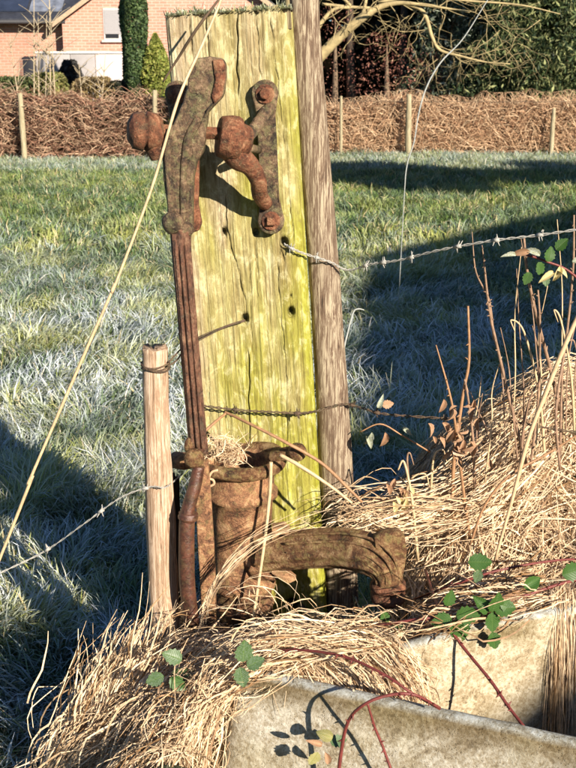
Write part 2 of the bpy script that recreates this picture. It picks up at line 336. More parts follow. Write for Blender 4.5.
# ---------------------------------------------------------------- field grass
def field_grass(name, y0, y1, dens, wmm, lmin, lmax, label, K=4):
    hw = lambda y: y * .285 + 1.6
    A = (hw(y0) + hw(y1)) * (y1 - y0); n = int(A * dens)
    y = y0 + (y1 - y0) * rng.random(n); x = (rng.random(n) * 2 - 1) * hw(y)
    # keep clear of trough and bank
    keep = ~((x > -.02 + (2.2 - y) * .0) & (y < 2.62 + np.clip(x, 0, 2) * .3)) & (gz(x, y) < -.10)
    clump = fbm(x * 4.5, y * 4.5, 3); keep &= rng.random(n) < np.clip(.35 + 1.2 * clump, 0, 1)
    x, y = x[keep], y[keep]; n = len(x); clump = clump[keep]
    z = gz(x, y)
    bend_x = 0; th = 6.28 * fbm(x * 2.2 + 3, y * 2.2 + 8, 2) * 2.2 + rng.normal(0, .9, n)
    L = (lmin + (lmax - lmin) * rng.random(n)) * (.6 + .9 * clump); patch = fbm(x * .55 + 7, y * .55 + 2, 3)
    tall = fbm(x * 1.1 + 70, y * 1.1 + 31, 2); L *= np.where(tall > .62, 1.35, 1)
    bend = .5 + 1.5 * rng.random(n)
    t = np.linspace(0, 1, K)[None, :]
    ang = bend[:, None] * t * 1.25 + (.15 + .35 * rng.random(n))[:, None]
    ds = (L / (K - 1))[:, None]
    hx = np.concatenate([np.zeros((n, 1)), np.cumsum(np.sin(ang[:, :-1]) * ds, 1)], 1); vz = np.concatenate([np.zeros((n, 1)), np.cumsum(np.cos(ang[:, :-1]) * ds, 1)], 1)
    C = np.stack([x[:, None] + np.cos(th)[:, None] * hx, y[:, None] + np.sin(th)[:, None] * hx, z[:, None] + vz], 2)
    tw = rng.normal(0, .5, n) + th + math.pi / 2; side = np.stack([np.cos(tw), np.sin(tw), rng.normal(0, .35, n)], 1); side /= np.linalg.norm(side, axis=1, keepdims=True)
    far = np.clip((y - 8) / 6, 0, 1)
    fr = np.clip((fbm(x * 3.6 + 90, y * 2.6, 3) - .26) * 2.6, 0, 1) * (1 - .62 * far) ; fr = np.where(y > 22.5, .62, fr)
    fr = np.where((y > 9) & (y < 22), fr * .75, fr); fr = fr * np.clip(1.15 - .07 * (y - 3), .55, 1) if y0 < 11 else fr
    fr = np.clip(.30 * (1 - far) + fr * .75, 0, 1)
    fr = np.clip(fr * 1.25 * (rng.random(n) ** .9), 0, 1)
    g0 = np.array([.17, .27, .07]); g1 = np.array([.44, .46, .10]); g2 = np.array([.60, .50, .25]); dk = np.array([.025, .06, .02])
    q = rng.random(n)[:, None]; yl = np.where(y > 13, .55, 1)[:, None] * np.clip((fbm(x * 2.6 + 30, y * 1.8 + 60, 3) - .40) * 4, 0, 1)[:, None]
    g = g0 * (1 - q) + dk * q; g = g * (1 - .8 * yl) + g1 * yl * .8; g = np.where(rng.random((n, 1)) < .08, g2, g)
    F0 = np.array([.74, .80, .89])
    fk = fr[:, None, None] * np.linspace(.35, 1.15, K)[None, :, None]; fk = np.clip(fk, 0, 1)
    cols = g[:, None, :] * (1 - fk) + F0 * fk
    wid = wmm * .001 * (.6 + .8 * rng.random(n))
    me = ribbons(name, C, wid, side, cols, np.array([.8, 1, .8, .15]))
    o = mesh_obj(name, me, blade_mat); tag(o, label, 'grass', kind='stuff'); return o
field_grass('frosted_grass', 2.3, 5.5, 6800, 5.0, .06, .15, 'long frosted grass blades nearest the pump and posts, bent over in tufts')
field_grass('meadow_grass', 5.5, 11, 2300, 7.5, .07, .17, 'green and frosty meadow grass in the middle of the field')
field_grass('distant_grass', 11, 29, 480, 14, .07, .17, 'green grass strip at the far end of the field below the hedges', 3)

# ---------------------------------------------------------------- pump board
def axis_obj(name, bot, top, Y):
    a = P(*bot, Y); b = P(*top, Y); d = (b - a).normalized(); yv = Vector((0, 1, 0)); yv = (yv - d * yv.dot(d)).normalized(); xv = yv.cross(d)
    m = Matrix((xv, yv, d)).transposed().to_4x4(); m.translation = a; return m, (b - a).length
YB = 2.75
bm_, Lb = axis_obj('b', (274, 640), (228, 6), YB); bminv = bm_.inverted()
board = empty('wide_wooden_post', (0, 0, 0)); board.matrix_world = bm_
tag(board, 'wide weathered wooden post with yellow-green algae and long cracks behind the rusty pump', 'post')
def bl(px, py): p = bminv @ P(px, py, YB); return p.x, p.z
hwid = .153
nu, nv = 190, 330
u = np.linspace(-hwid, hwid, nu); v = np.linspace(-.5, Lb, nv); U, W = np.meshgrid(u, v)
H = (fbm(U * 130 + 5, W * 6, 3) - .5) * .006 + (fbm(U * 300, W * 14, 2) - .5) * .003 + (fbm(U * 22 + 50, W * 2.2 + 9, 3) - .5) * .010
H -= .013 * np.clip((np.abs(U) - (hwid - .014)) / .014, 0, 1) ** 2 + .02 * np.clip((U - (hwid - .05)) / .05, 0, 1) ** 2
dark = np.zeros_like(U)
def crack(pts, wd, dep):
    global H, dark
    q = np.array([bl(*p) for p in pts]); q = q[np.argsort(q[:, 1])]
    uc = np.interp(W, q[:, 1], q[:, 0]) + (fbm(W * 30, W * 0 + 3, 2) - .5) * .008
    m = np.clip((W - q[0, 1]) / .03, 0, 1) * np.clip((q[-1, 1] - W) / .03, 0, 1)
    wl = wd * .55 * (.4 + 1.2 * fbm(W * 9 + 4, W * 0 + 9, 2)) * np.sqrt(m) + 1e-5
    m = m * np.clip((fbm(W * 7 + pts[0][0], W * 0 + 1, 3) - .3) * 5, .12, 1); k = np.exp(-((U - uc) / wl) ** 2) * m; H -= dep * k; dark = np.maximum(dark, k * .8)
crack([(206, 10), (209, 60), (211, 110), (214, 160)], .0016, .012)
crack([(238, 8), (237, 60), (239, 120), (243, 150)], .0022, .018)
crack([(226, 190), (228, 230), (246, 300), (248, 330), (249, 440), (252, 560)], .0017, .016)
crack([(257, 12), (259, 60), (262, 82)], .0014, .01)
crack([(281, 240), (286, 270), (291, 310)], .0022, .014)
crack([(276, 245), (280, 290), (285, 360), (288, 480)], .0014, .008)
crack([(270, 10), (282, 120), (296, 250)], .0014, .008)
crack([(190, 12), (192, 60)], .0013, .008)
crack([(178, 14), (180, 40), (183, 90)], .0013, .008)
for k_ in range(12):
    x0 = random.uniform(180, 300); y0 = random.uniform(100, 480); crack([(x0, y0), (x0 + 4, y0 + random.uniform(50, 130))], .0009, .004)
for (px, py, r, d) in [(224, 232, .008, .03), (256, 233, .008, .03), (284, 243, .010, .035), (291, 312, .009, .03), (245, 319, .009, .03), (234, 411, .004, .02), (292, 606, .014, .04), (291, 296, .003, .01), (262, 470, .004, .01)]:
    cu, cv = bl(px, py); k = np.exp(-(((U - cu) / r) ** 2 + ((W - cv) / (r * 1.3)) ** 2) ** 2); H -= d * k; dark = np.maximum(dark, k)
al = np.clip(.44 + .9 * (U / hwid) * .55 + (1 - W / Lb) * .55 + (fbm(U * 18 + 3, W * 4, 3) - .5) * 1.6, 0, 1)
al = np.maximum(al, np.clip((U - hwid + .030) / .03, 0, 1) * np.clip(1.15 - W / Lb * .5, 0, 1))
al = np.where(W > Lb - .32, al * np.clip(.45 + (Lb - W) * 1.6, 0, 1), al)
tan = np.array([.47, .39, .26]); alg = np.array([.35, .34, .07]); brt = np.array([.40, .44, .02])
cb = tan * (1 - al[..., None]) + alg * al[..., None]
eb = .5 * (np.clip((U - hwid + .022) / .012, 0, 1) * np.clip((1.1 - W / Lb), 0, 1) ** .7)[..., None]; cb = cb * (1 - eb) + brt * eb
kx, kv = bl(284, 262); kn = np.exp(-(((U - kx - (W - kv) * -.05) / .02) ** 2 + ((W - kv) / .09) ** 2))[..., None] * .6; cb = cb * (1 - kn) + np.array([.26, .17, .12]) * kn
cb = cb * (1 - .8 * dark[..., None])
tn = np.clip((fbm(U * 40, W * 0, 2)) * .04, 0, 1); top_cut = Lb - .025 * fbm(U * 60, U * 0 + 2, 2)
Wc = np.minimum(W, top_cut)
Vf = np.stack([U, -H, Wc], 2).reshape(-1, 3)
ii = (np.arange(nv-1)[:, None] * nu + np.arange(nu-1)[None, :]).ravel(); Ff = np.stack([ii, ii+1, ii+1+nu, ii+nu], 1)
# back and rim
T_ = .11; nb = len(Vf); bk = Vf.copy(); bk[:, 1] = T_
ring = list(range(nu)) + [i * nu + nu - 1 for i in range(1, nv)] + [(nv-1) * nu + j for j in range(nu-2, -1, -1)] + [i * nu for i in range(nv-2, 0, -1)]
per = Vf[ring]; per_b = per.copy(); per_b[:, 1] = T_; nr = len(ring); Vall = np.concatenate([Vf, per_b]); call = np.concatenate([cb.reshape(-1, 3), cb.reshape(-1, 3)[ring]])
jj = np.arange(nr); rg = np.array(ring); Fr = np.stack([rg[jj], nb + jj, nb + (jj+1) % nr, rg[(jj+1) % nr]], 1)
bmat = m_board()
bo = mesh_obj('board', from_arrays('board', Vall, [Ff, Fr, ], call, smooth=True), bmat, board)
pb = MB(); pb.slab([(-hwid, T_ - .002, -.5), (hwid, T_ - .002, -.5), (hwid, T_ - .002, Lb - .02), (-hwid, T_ - .002, Lb - .02)], (0, .004, 0)); pb.build('rear_face', m_post('dark_wood', (.05, .04, .02), (.16, .12, .07), (.3, .25, .15)), board)
tp = MB(); tp.box(-hwid + .004, hwid - .004, .012, T_ - .004, Lb - .06, Lb - .012); tp.build('end_grain', bpy.data.materials['dark_wood'], board)
# mossy frosted top
n = 3400; mx = rng.uniform(-hwid, hwid, n); my = rng.uniform(-.006, T_, n); th = rng.uniform(0, 6.28, n); L = rng.uniform(.004, .016, n) * (.1 + 1.9 * fbm(mx * 45, my * 45, 3) ** 2 * 1.6)
t = np.linspace(0, 1, 4)[None, :]; lean = rng.uniform(.2, 1.5, n)[:, None]
C = np.stack([mx[:, None] + np.cos(th)[:, None] * L[:, None] * np.sin(lean) * t, my[:, None] + np.sin(th)[:, None] * L[:, None] * np.sin(lean) * t - .010 * t * (my < .02)[:, None], Lb - .014 + L[:, None] * np.cos(lean) * (t - .9 * t * t * (lean > 1))], 2)
q = rng.random((n, 1)); cm = np.array([.28, .31, .12]) * (1 - q) + np.array([.6, .62, .5]) * q
sd = np.stack([-np.sin(th), np.cos(th), 0 * th], 1)
mo = mesh_obj('moss', ribbons('moss', C, rng.uniform(.0015, .004, n), sd, cm), blade_mat, board); mo['kind'] = 'stuff'
# rusty bolt stub in the hole
bs = MB(); c0 = Vector((*(0, 0, 0),)); cu, cv = bl(298, 606); bs.lathe((cu, .02, cv), (0.25, -1, .05), [(0, .008), (.03, .008), (.032, .011), (.042, .011), (.046, .007)], 10, .05); bs.build('bolt_stub', wire_rust, board)

# ---------------------------------------------------------------- round posts
def round_post(name, pts, mat, label, Y, rough=.03, jag=0, sides=22):
    a = P(pts[0][0], pts[0][1], Y)
    g = MB(); q = [PX(p[0], p[1], Y, p[2]) for p in pts]; q = [(x - a.x, y - a.y, z - a.z, r) for (x, y, z, r) in q]
    A = catmull(q, 14); vs = []; m = len(A); me_v = []; off = [random.uniform(0, 1) for _ in range(sides)]
    for i in range(m):
        for k in range(sides):
            th = 2 * math.pi * k / sides; x, y, z, r = A[i]
            rr = r * (1 + rough * 2 * (float(fbm(k * .9 + 3, i * .12, 2)) - .5) + .05 * math.cos(3 * th + 1) + (-.10 * max(0, math.sin(i * .13 + k * 1.7)) if k % 5 == 0 else 0))
            zz = z + (jag * (off[k] - .5) if i == m - 1 else 0)
            me_v.append((x + math.cos(th) * rr, y + math.sin(th) * rr, zz))
    F = [(i*sides+k, i*sides+(k+1) % sides, (i+1)*sides+(k+1) % sides, (i+1)*sides+k) for i in range(m-1) for k in range(sides)]
    me_v.append(tuple(np.mean(np.array(me_v[-sides:]), 0) - np.array([0, 0, jag * .6 + .002]))); c = len(me_v) - 1
    Ft = np.array([((m-1)*sides+k, (m-1)*sides+(k+1) % sides, c) for k in range(sides)])
    me = from_arrays(name, np.array(me_v), [np.array(F), Ft], smooth=True)
    o = mesh_obj(name, me, mat); o.location = a; tag(o, label, 'post'); return o
bark = m_post('peeling_bark', (.035, .026, .02), (.15, .10, .068), (.42, .35, .25), .50, 1.25)
round_post('round_wooden_post', [(343, 690, 16.5), (340, 560, 16.5), (333, 420, 16.2), (324, 280, 15.6), (313, 130, 15), (305, 20, 14.6), (301, -60, 14.4)], bark, 'tall slim round post with flaking bark standing against the right side of the wide post', 2.84, .05)
pale = m_post('pale_split_wood', (.07, .04, .025), (.36, .24, .155), (.66, .50, .37), .50, .9)
stump = round_post('short_wooden_stake', [(168, 700, 14.5), (164, 600, 14), (160, 500, 13.8), (156, 420, 13), (155, 347, 12.5)], pale, 'short pale broken wooden stake left of the pump handle with wire round its top', 2.52, .13, .012)

round_post('shade_strip_post', [(174, 690, 7), (173, 600, 7.5), (174, 540, 7), (173, 476, 6)], m_post('shade_strip_dark', (.012, .01, .008), (.035, .025, .018), (.08, .06, .04), .55), 'thin dark post added for the shade in the gap between the short stake and the pump handle', 2.64, .12, .02)  # added dark post: stands in for the stake's shade and blocks sun
# ---------------------------------------------------------------- hand pump
pump = empty('hand_pump', tuple(P(243, 640, 2.62))); tag(pump, 'rusty cast-iron hand pump with long curved handle and downturned spout fixed to the wide post', 'water pump')
pinv = Matrix.Translation(-pump.location)
def pp(g, name, mat, parent=None, **k):
    bmesh.ops.transform(g.bm, matrix=pinv, verts=g.bm.verts)
    return g.build(name, mat, parent or pump, **k)
YP = 2.62
ax0 = P(241, 455, YP); ax1 = P(244, 645, YP); axd = (ax1 - ax0).normalized(); s_ = M_(241, 520, YP)
def L_(py): return (py - 455) * s_ * 1.06
g = MB(); pr = [(L_(500), .1), (L_(500), 24), (L_(462), 27), (L_(458), 31), (L_(461), 34), (L_(472), 33), (L_(486), 32.5), (L_(489), 36), (L_(494), 36), (L_(497), 31), (L_(515), 30), (L_(545), 29), (L_(574), 28.5), (L_(578), 33), (L_(585), 33.5), (L_(588), 29), (L_(600), 29), (L_(603), 32), (L_(607), 30), (L_(680), 31)]
g.lathe(ax0, axd, [(t, r * s_) for t, r in pr], 56, .006, cap0=False)
body = pp(g, 'barrel', rust_body, disp=.0025, dscale=.03)
# hose-like ring lip round the mouth
g = MB(); cen = ax0 + axd * L_(462); ring_pts = []
for k in range(33):
    a = 2 * math.pi * k / 32; ring_pts.append((cen.x + math.cos(a) * 39 * s_, cen.y + math.sin(a) * 37 * s_, cen.z + .010 * math.cos(a) + .006 * math.sin(2 * a), 6.6 * s_))
g.tube(ring_pts, 14, 2, rough=.03); pp(g, 'mouth_ring', rust_brown, body, disp=.004, dscale=.015)
g = MB(); g.tube([PX(272, 458, 2.60, 7), PX(284, 454, 2.58, 7), PX(296, 452, 2.57, 7)], 12, 5); g.ball(P(297, 452, 2.56), 9.2 * s_); pp(g, 'lug', rust_brown, body, disp=.003, dscale=.015)
g = MB(); g.tube([PX(214, 462, 2.60, 7), PX(196, 461, 2.60, 7), PX(184, 461, 2.61, 9), PX(175, 460, 2.63, 8.5)], 14, 5); pp(g, 'lug', rust_body, body, disp=.003, dscale=.015)
# small curled hook on the collar
g = MB(); hk = [(214, 470), (208, 472), (205, 478), (209, 480), (210, 484), (205, 487), (202, 491)]; yh = 2.515
g.tube([PX(x + 4, y, yh, 1.3) for x, y in hk], 8, 5); pp(g, 'hook', m_plain('bone_straw', (.5, .33, .2)), body)
# flange and spout
YS = 2.56
g = MB(); g.tube([PX(256, 556, 2.60, 25), PX(268, 555, 2.585, 25), PX(274, 555, 2.575, 25), PX(276, 555, 2.57, 21)], 28, 3); g.slab([tuple(P(*q, 2.53)) for q in [(272, 528), (284, 526), (290, 530), (284, 545), (290, 575), (296, 580), (288, 584), (272, 574)]], (0, .03, 0))
pp(g, 'flange', rust_body, disp=.004, dscale=.02)
g = MB()
g.tube([PX(262, 552, 2.58, 23), PX(285, 550, 2.55, 20), PX(315, 548, 2.51, 19.5), PX(343, 548, 2.47, 20.0), PX(366, 553, 2.43, 20.5), PX(381, 563, 2.405, 18.5), PX(387.5, 575, 2.40, 15.5), PX(388, 588, 2.40, 14)], 88, 9, flute=.04, fl_n=11)
spout = pp(g, 'spout', rust_brown, disp=.002, dscale=.012)
SPT = [(285, 550, 2.55, 20), (315, 548, 2.51, 19.5), (343, 548, 2.47, 20.0), (366, 553, 2.43, 20.5), (381, 563, 2.405, 18.5), (387.5, 575, 2.40, 15.5), (388, 584, 2.40, 14)]
def ridges(g, pts, offs, rr):
    A = catmull(pts, 8)
    for of in offs:
        q = []
        for i in range(len(A)):
            a = A[max(i-1, 0)]; b = A[min(i+1, len(A)-1)]; tx, ty = b[0]-a[0], b[1]-a[1]; L = math.hypot(tx, ty); x, y, Yp, r_ = A[i]; k = of
            yy = Yp - math.sqrt(1 - k*k) * r_ * M_(x, y, Yp) * .99; q.append(PX(x - ty / L * k * r_, y + tx / L * k * r_, yy, rr))
        g.tube(q, 8, 1)
g = MB(); ridges(g, SPT, (-.72, -.3, .12, .5, .8), 1.5); pp(g, 'cast_ridges', rust_brown, spout, disp=.0008)
g = MB(); o_ = [(374, 538), (386, 533), (399, 532), (405, 538), (407, 552), (405, 568), (401, 582), (392, 584), (380, 575), (376, 556)]
g.slab([tuple(P(*q, 2.385)) for q in o_], (0, .032, 0)); pp(g, 'end_rib', rust_brown, spout, bevel=.004, disp=.003, dscale=.015)
g = MB(); c = P(388, 583, 2.40); g.lathe(c, P(388, 600, 2.402) - c, [(-2 * s_, 13 * s_), (0.000, 16.5 * s_), (4 * s_, 17 * s_), (6 * s_, 14.2 * s_), (8.5 * s_, 14.2 * s_), (10 * s_, 16.5 * s_), (17 * s_, 16 * s_), (19 * s_, 14 * s_), (19 * s_, 11 * s_), (2 * s_, 10 * s_)], 32, .008)
pp(g, 'nozzle', rust_red, spout)
# upper lever casting
YL = 2.55
g = MB()
lev = [(195, 58), (210, 56.5), (222, 58), (226, 64), (226, 78), (223, 97), (213, 107), (208, 113), (207, 122), (205, 138), (203, 152), (197, 162), (194, 178), (193, 200), (193, 222), (191, 236), (175, 238), (168, 228), (167, 205), (163, 180), (162, 155), (166, 138), (174, 122), (182, 104), (186, 90), (189, 72)]
g.slab([tuple(P(x, y, YL)) for x, y in lev], (0, .055, 0)); lever = pp(g, 'lever', iron_dark, bevel=.010, sub=2, disp=.003, dscale=.02)
g = MB()
g.tube([PX(175, 126, YL + .002, 4), PX(168, 150, YL + .001, 4), PX(169, 180, YL + .001, 3.5), PX(172, 225, YL + .001, 3.5)], 10, 6)
g.tube([PX(198, 118, YL + .003, 4), PX(188, 140, YL + .002, 4.5), PX(184, 170, YL + .002, 4), PX(183, 225, YL + .001, 3.5)], 10, 6)
pp(g, 'raised_rib', iron_dark, lever, disp=.003, dscale=.02)
g = MB(); g.slab([tuple(P(x, y, YL - .006)) for x, y in [(212, 60), (222, 59), (225.5, 65), (225.5, 78), (222, 96), (214, 104), (211, 96), (215, 80)]], (0, .02, 0)); pp(g, 'worn_face', rust_red, lever, bevel=.004, disp=.003, dscale=.02)
g = MB(); g.slab([tuple(P(x, y, YL + .03)) for x, y in [(190, 150), (199, 160), (199, 175), (198, 205), (202, 224), (199, 231), (190, 234), (184, 200)]], (0, .03, 0)); pp(g, 'inner_plate', rust_red, lever, bevel=.005, disp=.003, dscale=.02)
g = MB(); g.ball(P(173, 223, YL - .008), 10.5 * s_, (1, .8, 1)); g.ball(P(183, 229, YL), 9 * s_, (1.1, .7, .9)); pp(g, 'pivot_boss', iron_dark, lever, disp=.004, dscale=.02)
# fluted bar down to the handle
g = MB(); g.tube([PX(180, 228, YL, 9.5), PX(182, 260, 2.535, 8.8), PX(188, 330, 2.52, 8.6), (lambda q: q)(PX(194, 400, 2.505, 8.4)), PX(199, 455, 2.495, 8.6)], 32, 7, flute=.15, fl_n=7, flat=.75)
bar = pp(g, 'lever_bar', lever_brown, lever, disp=.0015, dscale=.02)
g = MB()
for q_ in ((-.7,), (0,), (.7,)):
    A_ = [(180, 236, 2.55, 9), (182, 260, 2.535, 8.8), (188, 330, 2.52, 8.6), (194, 400, 2.505, 8.4), (198, 448, 2.495, 8.4)]; tg = [PX(x + q_[0] * 7.2, y, Y_ - (.0165 if q_[0] == 0 else .0125), 1.9) for x, y, Y_, r_ in A_]; g.tube(tg, 8, 6)
pp(g, 'bar_ridge', lever_brown, bar, disp=.0006)
g = MB(); g.ball(P(194, 458, 2.475), 9.6 * s_); g.ball(P(190, 446, 2.49), 5.5 * s_, (1, 1, 1.6)); pp(g, 'ball_joint', rust_brown, lever, disp=.002, dscale=.02)
g = MB(); g.slab([tuple(P(x, y, 2.50)) for x, y in [(192, 462), (208, 462), (211, 500), (214, 545), (216, 590), (216, 640), (202, 640), (200, 590), (197, 540), (195, 500)]], (0, .022, 0)); pp(g, 'flat_bar', rust_body, lever, bevel=.005, disp=.004, dscale=.03)
g = MB(); g.tube([PX(199, 466, 2.472, 6), PX(195, 485, 2.466, 6.6), PX(189, 506, 2.46, 7), PX(187, 520, 2.458, 7.8), PX(186.5, 545, 2.456, 8), PX(187, 580, 2.455, 8), PX(190, 610, 2.455, 7.6), PX(192, 624, 2.455, 7.2), PX(192.5, 631, 2.456, 4)], 22, 7)
grip = pp(g, 'handle_grip', grip_metal, lever, disp=.001)
g = MB(); c = P(188.5, 512, 2.46); g.lathe(c, P(187.5, 522, 2.46) - c, [(0, 7 * s_), (1 * s_, 9.2 * s_), (3 * s_, 8.6 * s_), (4.5 * s_, 9.6 * s_), (6.5 * s_, 9.4 * s_), (8 * s_, 8 * s_)], 24); pp(g, 'grip_ring', grip_metal, grip) if False else pp(g, 'grip_collar', grip_metal, lever)
# axle, hub and arms on the right
g = MB(); g.tube([PX(196, 133, 2.58, 6.6), PX(210, 133, 2.58, 6.6), PX(222, 134, 2.58, 6.6)], 4, 3); pp(g, 'axle', rust_red, bevel=.002, disp=.002, dscale=.02)
g = MB(); c = P(218, 136, 2.585)
g.lathe(c, P(248, 141, 2.60) - c, [(0, 10 * s_), (0, 16 * s_), (1.5 * s_, 18 * s_), (10 * s_, 20 * s_), (17 * s_, 20 * s_), (20 * s_, 18.5 * s_), (21 * s_, 15 * s_), (29 * s_, 12.5 * s_), (31 * s_, 9 * s_)], 26, .012)
g.tube([PX(228, 145, 2.59, 12), PX(238, 157, 2.60, 13), PX(250, 166, 2.615, 10), PX(258, 180, 2.64, 8.5), PX(260, 195, 2.68, 8), PX(266, 204, 2.715, 7)], 18, 7)
c_ = P(249, 139, 2.60); hub = pp(g, 'pivot_arm', rust_red, disp=.0010, dscale=.02)
g = MB(); g.lathe(P(240, 142, 2.565), (.55, -.8, .05), [(-.01, 7 * s_), (.006, 7 * s_), (.009, 4.5 * s_)], 6); pp(g, 'pivot_bolt', rust_red, hub, bevel=.001)
g = MB(); g.tube([PX(244, 140, 2.60, 7), PX(255, 128, 2.64, 6.5), PX(265, 113, 2.69, 6), PX(272, 106, 2.73, 6)], 10, 6, flat=.6); g.tube([PX(250, 148, 2.63, 4), PX(258, 150, 2.70, 4.5)], 8, 3); pp(g, 'brace', iron_dark, hub, disp=.004, dscale=.02)
# mounting plates
def plate(cx0, cy0, cx1, cy1, w0, wm, Y, name='mounting_plate'):
    pts = []; a = np.array([cx0, cy0]); b = np.array([cx1, cy1]); d = (b - a) / np.linalg.norm(b - a); nrm = np.array([-d[1], d[0]])
    for k in range(9): th = math.pi * (k / 8); pts.append(a + nrm * w0 * math.cos(th) - d * w0 * math.sin(th))
    pts.append(a - nrm * wm + d * w0 * 1.6); pts.append(b - nrm * wm - d * w0 * 1.6)
    for k in range(9): th = math.pi * (k / 8); pts.append(b - nrm * w0 * math.cos(th) + d * w0 * math.sin(th))
    pts.append(b + nrm * wm - d * w0 * 1.6); pts.append(a + nrm * wm + d * w0 * 1.6)
    g = MB(); g.slab([tuple(P(x, y, Y)) for x, y in pts], (0, .016, 0)); pl = pp(g, name, iron_dark, bevel=.004, sub=2, disp=.002, dscale=.02)
    for (bx, by) in ((cx0, cy0 + 1), (cx1, cy1)):
        g = MB(); c = P(bx, by, Y); g.lathe(c, (0, -1, .1), [(-.004, 9 * s_), (.003, 9 * s_), (.005, 7 * s_)], 20, .02); g.lathe(c + Vector((0, -.004, 0)), (0, -1, .05), [(0, 5.6 * s_), (.012, 5.6 * s_), (.014, 4.5 * s_)], 6 if by < 150 else 4, .02)
        pp(g, 'bolt', rust_red, pl, bevel=.001)
plate(265, 93, 271, 221, 13.5, 9.5, 2.722)
plate(177, 93, 184, 215, 12.5, 9, 2.722)
# counterweight nut at the left end of the axle
g = MB(); c = P(166, 132, 2.59); d = P(134, 131, 2.57) - c
g.lathe(c, d, [(-10 * s_, 6 * s_), (3 * s_, 7 * s_), (4 * s_, 12 * s_), (8 * s_, 16 * s_), (17 * s_, 17.8 * s_), (18 * s_, 14.5 * s_), (20 * s_, 14.5 * s_), (21 * s_, 17.6 * s_), (30 * s_, 15.5 * s_), (31 * s_, 13.5 * s_), (34 * s_, 9 * s_), (34.5 * s_, 2 * s_)], 30, .006)
g.tube([PX(152, 138, 2.58, 13), PX(155, 150, 2.58, 9.5), PX(157, 160, 2.58, 5.5)], 14, 5); pp(g, 'end_nut', rust_red, disp=.001, dscale=.02)

# ---------------------------------------------------------------- trough
def offset_path(pts, d):
    out = []
    for i in range(len(pts)):
        a = pts[max(i-1, 0)]; b = pts[min(i+1, len(pts)-1)]; t = (b - a) / np.linalg.norm(b - a); out.append(pts[i] + np.array([-t[1], t[0]]) * d)
    return np.array(out)
NZ = .18
def rimpt(px, py, z): p = G(px, py, z); return (p.x, p.y)
n0 = np.array(rimpt(576, 744, NZ)); n1 = np.array(rimpt(250, 673, NZ)); dn = (n0 - n1) / np.linalg.norm(n0 - n1)
RZ = .27
r1 = np.array(rimpt(576, 600, RZ)); r0 = np.array(rimpt(412, 628, RZ)); dr = (r1 - r0) / np.linalg.norm(r1 - r0)
ctrl = [tuple(n1 + dn * 1.7), tuple(n0), tuple(n1 + dn * .15), tuple(n1), tuple(n1 + np.array([-.022, .02])), tuple(n1 + np.array([-.018, .055])), tuple((n1 + np.array([-.01, .06]) + r0) / 2 + np.array([0, .02])), tuple(r0), tuple(r1), tuple(r1 + dr * 1.3)]
path = catmull(ctrl, 16)[:, :2]
seg = np.r_[0, np.cumsum(np.linalg.norm(np.diff(path, axis=0), axis=1))]; sN = np.arange(0, seg[-1], .008); path = np.stack([np.interp(sN, seg, path[:, 0]), np.interp(sN, seg, path[:, 1])], 1)
k0 = int(np.argmin(path[:, 0])); zt = NZ + (RZ - NZ) * np.clip((np.arange(len(path)) - k0 - 8) / 55, 0, 1)
thick = .034
inn = offset_path(path, -thick)     # inside is to the right of the travel direction
zt = zt + (fbm(path[:, 0] * 14, path[:, 1] * 14, 3) - .5) * .004
prof = [(0, -.62), (0, -.40)] + [(0, -q) for q in np.linspace(.30, .012, 34)] + [(.12, -.003), (.3, 0), (.5, .001), (.7, 0), (.88, -.003)] + [(1, -q) for q in np.linspace(.012, .34, 36)]
rows = []; cr = []
for (k, dz) in prof:
    pz = zt + dz; xy = path * (1 - k) + inn * k; xy = xy + (path - inn) / thick * (.22 * max(0, -dz) if k == 0 else 0)
    nn = (fbm(path[:, 0] * 25 + 7 * k, pz * 25 + path[:, 1] * 20, 3) - .5) * .004
    nr_ = (path - inn) / thick; xy = xy + nr_ * (nn * (1 if k < .5 else -1))[:, None]
    rows.append(np.stack([xy[:, 0], xy[:, 1], pz], 1))
    st = fbm(path[:, 0] * 9 + 20, path[:, 1] * 9, 3); col = np.ones((len(path), 3))
    if k == 0:
        f = np.clip(1.3 - (-dz) / (.028 + .045 * st), 0, 1)[:, None] * .85; col = col * (1 - f) + np.array([.36, .29, .17]) * f
        g2 = (np.clip((fbm(path[:, 0] * 12, pz * 12 + 5, 3) - .5) * 4, 0, 1) * .3)[:, None]; col = col * (1 - g2) + np.array([.75, .72, .5]) * g2
    elif k < 1 and k > 0: col = np.tile(np.array([1.0, 1.12, 1.3]), (len(path), 1)) * (0.75 + .12 * rng.random((len(path), 1)))
    else:
        m2 = np.clip((fbm(path[:, 0] * 8, pz * 8 + 3, 3) - .45) * 4, 0, 1)[:, None]; col = col * (np.array([1.1, 1.05, .95]) * (1 - m2) + np.array([.62, .56, .42]) * m2)
    cr.append(col)
Vt = np.concatenate(rows); Ct = np.concatenate(cr); npth = len(path)
ii = (np.arange(len(prof)-1)[:, None] * npth + np.arange(npth-1)[None, :]).ravel()
trough = empty('stone_trough', (n1[0], n1[1], -.3)); tag(trough, 'old concrete water trough with stained frosty rim standing under the pump spout', 'trough')
Vt = Vt - np.array([n1[0], n1[1], -.3])
mesh_obj('basin', from_arrays('basin', Vt, np.stack([ii, ii+npth, ii+npth+1, ii+1], 1), Ct, smooth=True), m_concrete(), trough)
fl = np.concatenate([inn[::12]]); g = MB(); g.slab([(x - n1[0], y - n1[1], .22) for x, y in fl], (0, 0, -.03)); g.build('basin_floor', m_plain('mud', (.05, .04, .025), .9), trough)

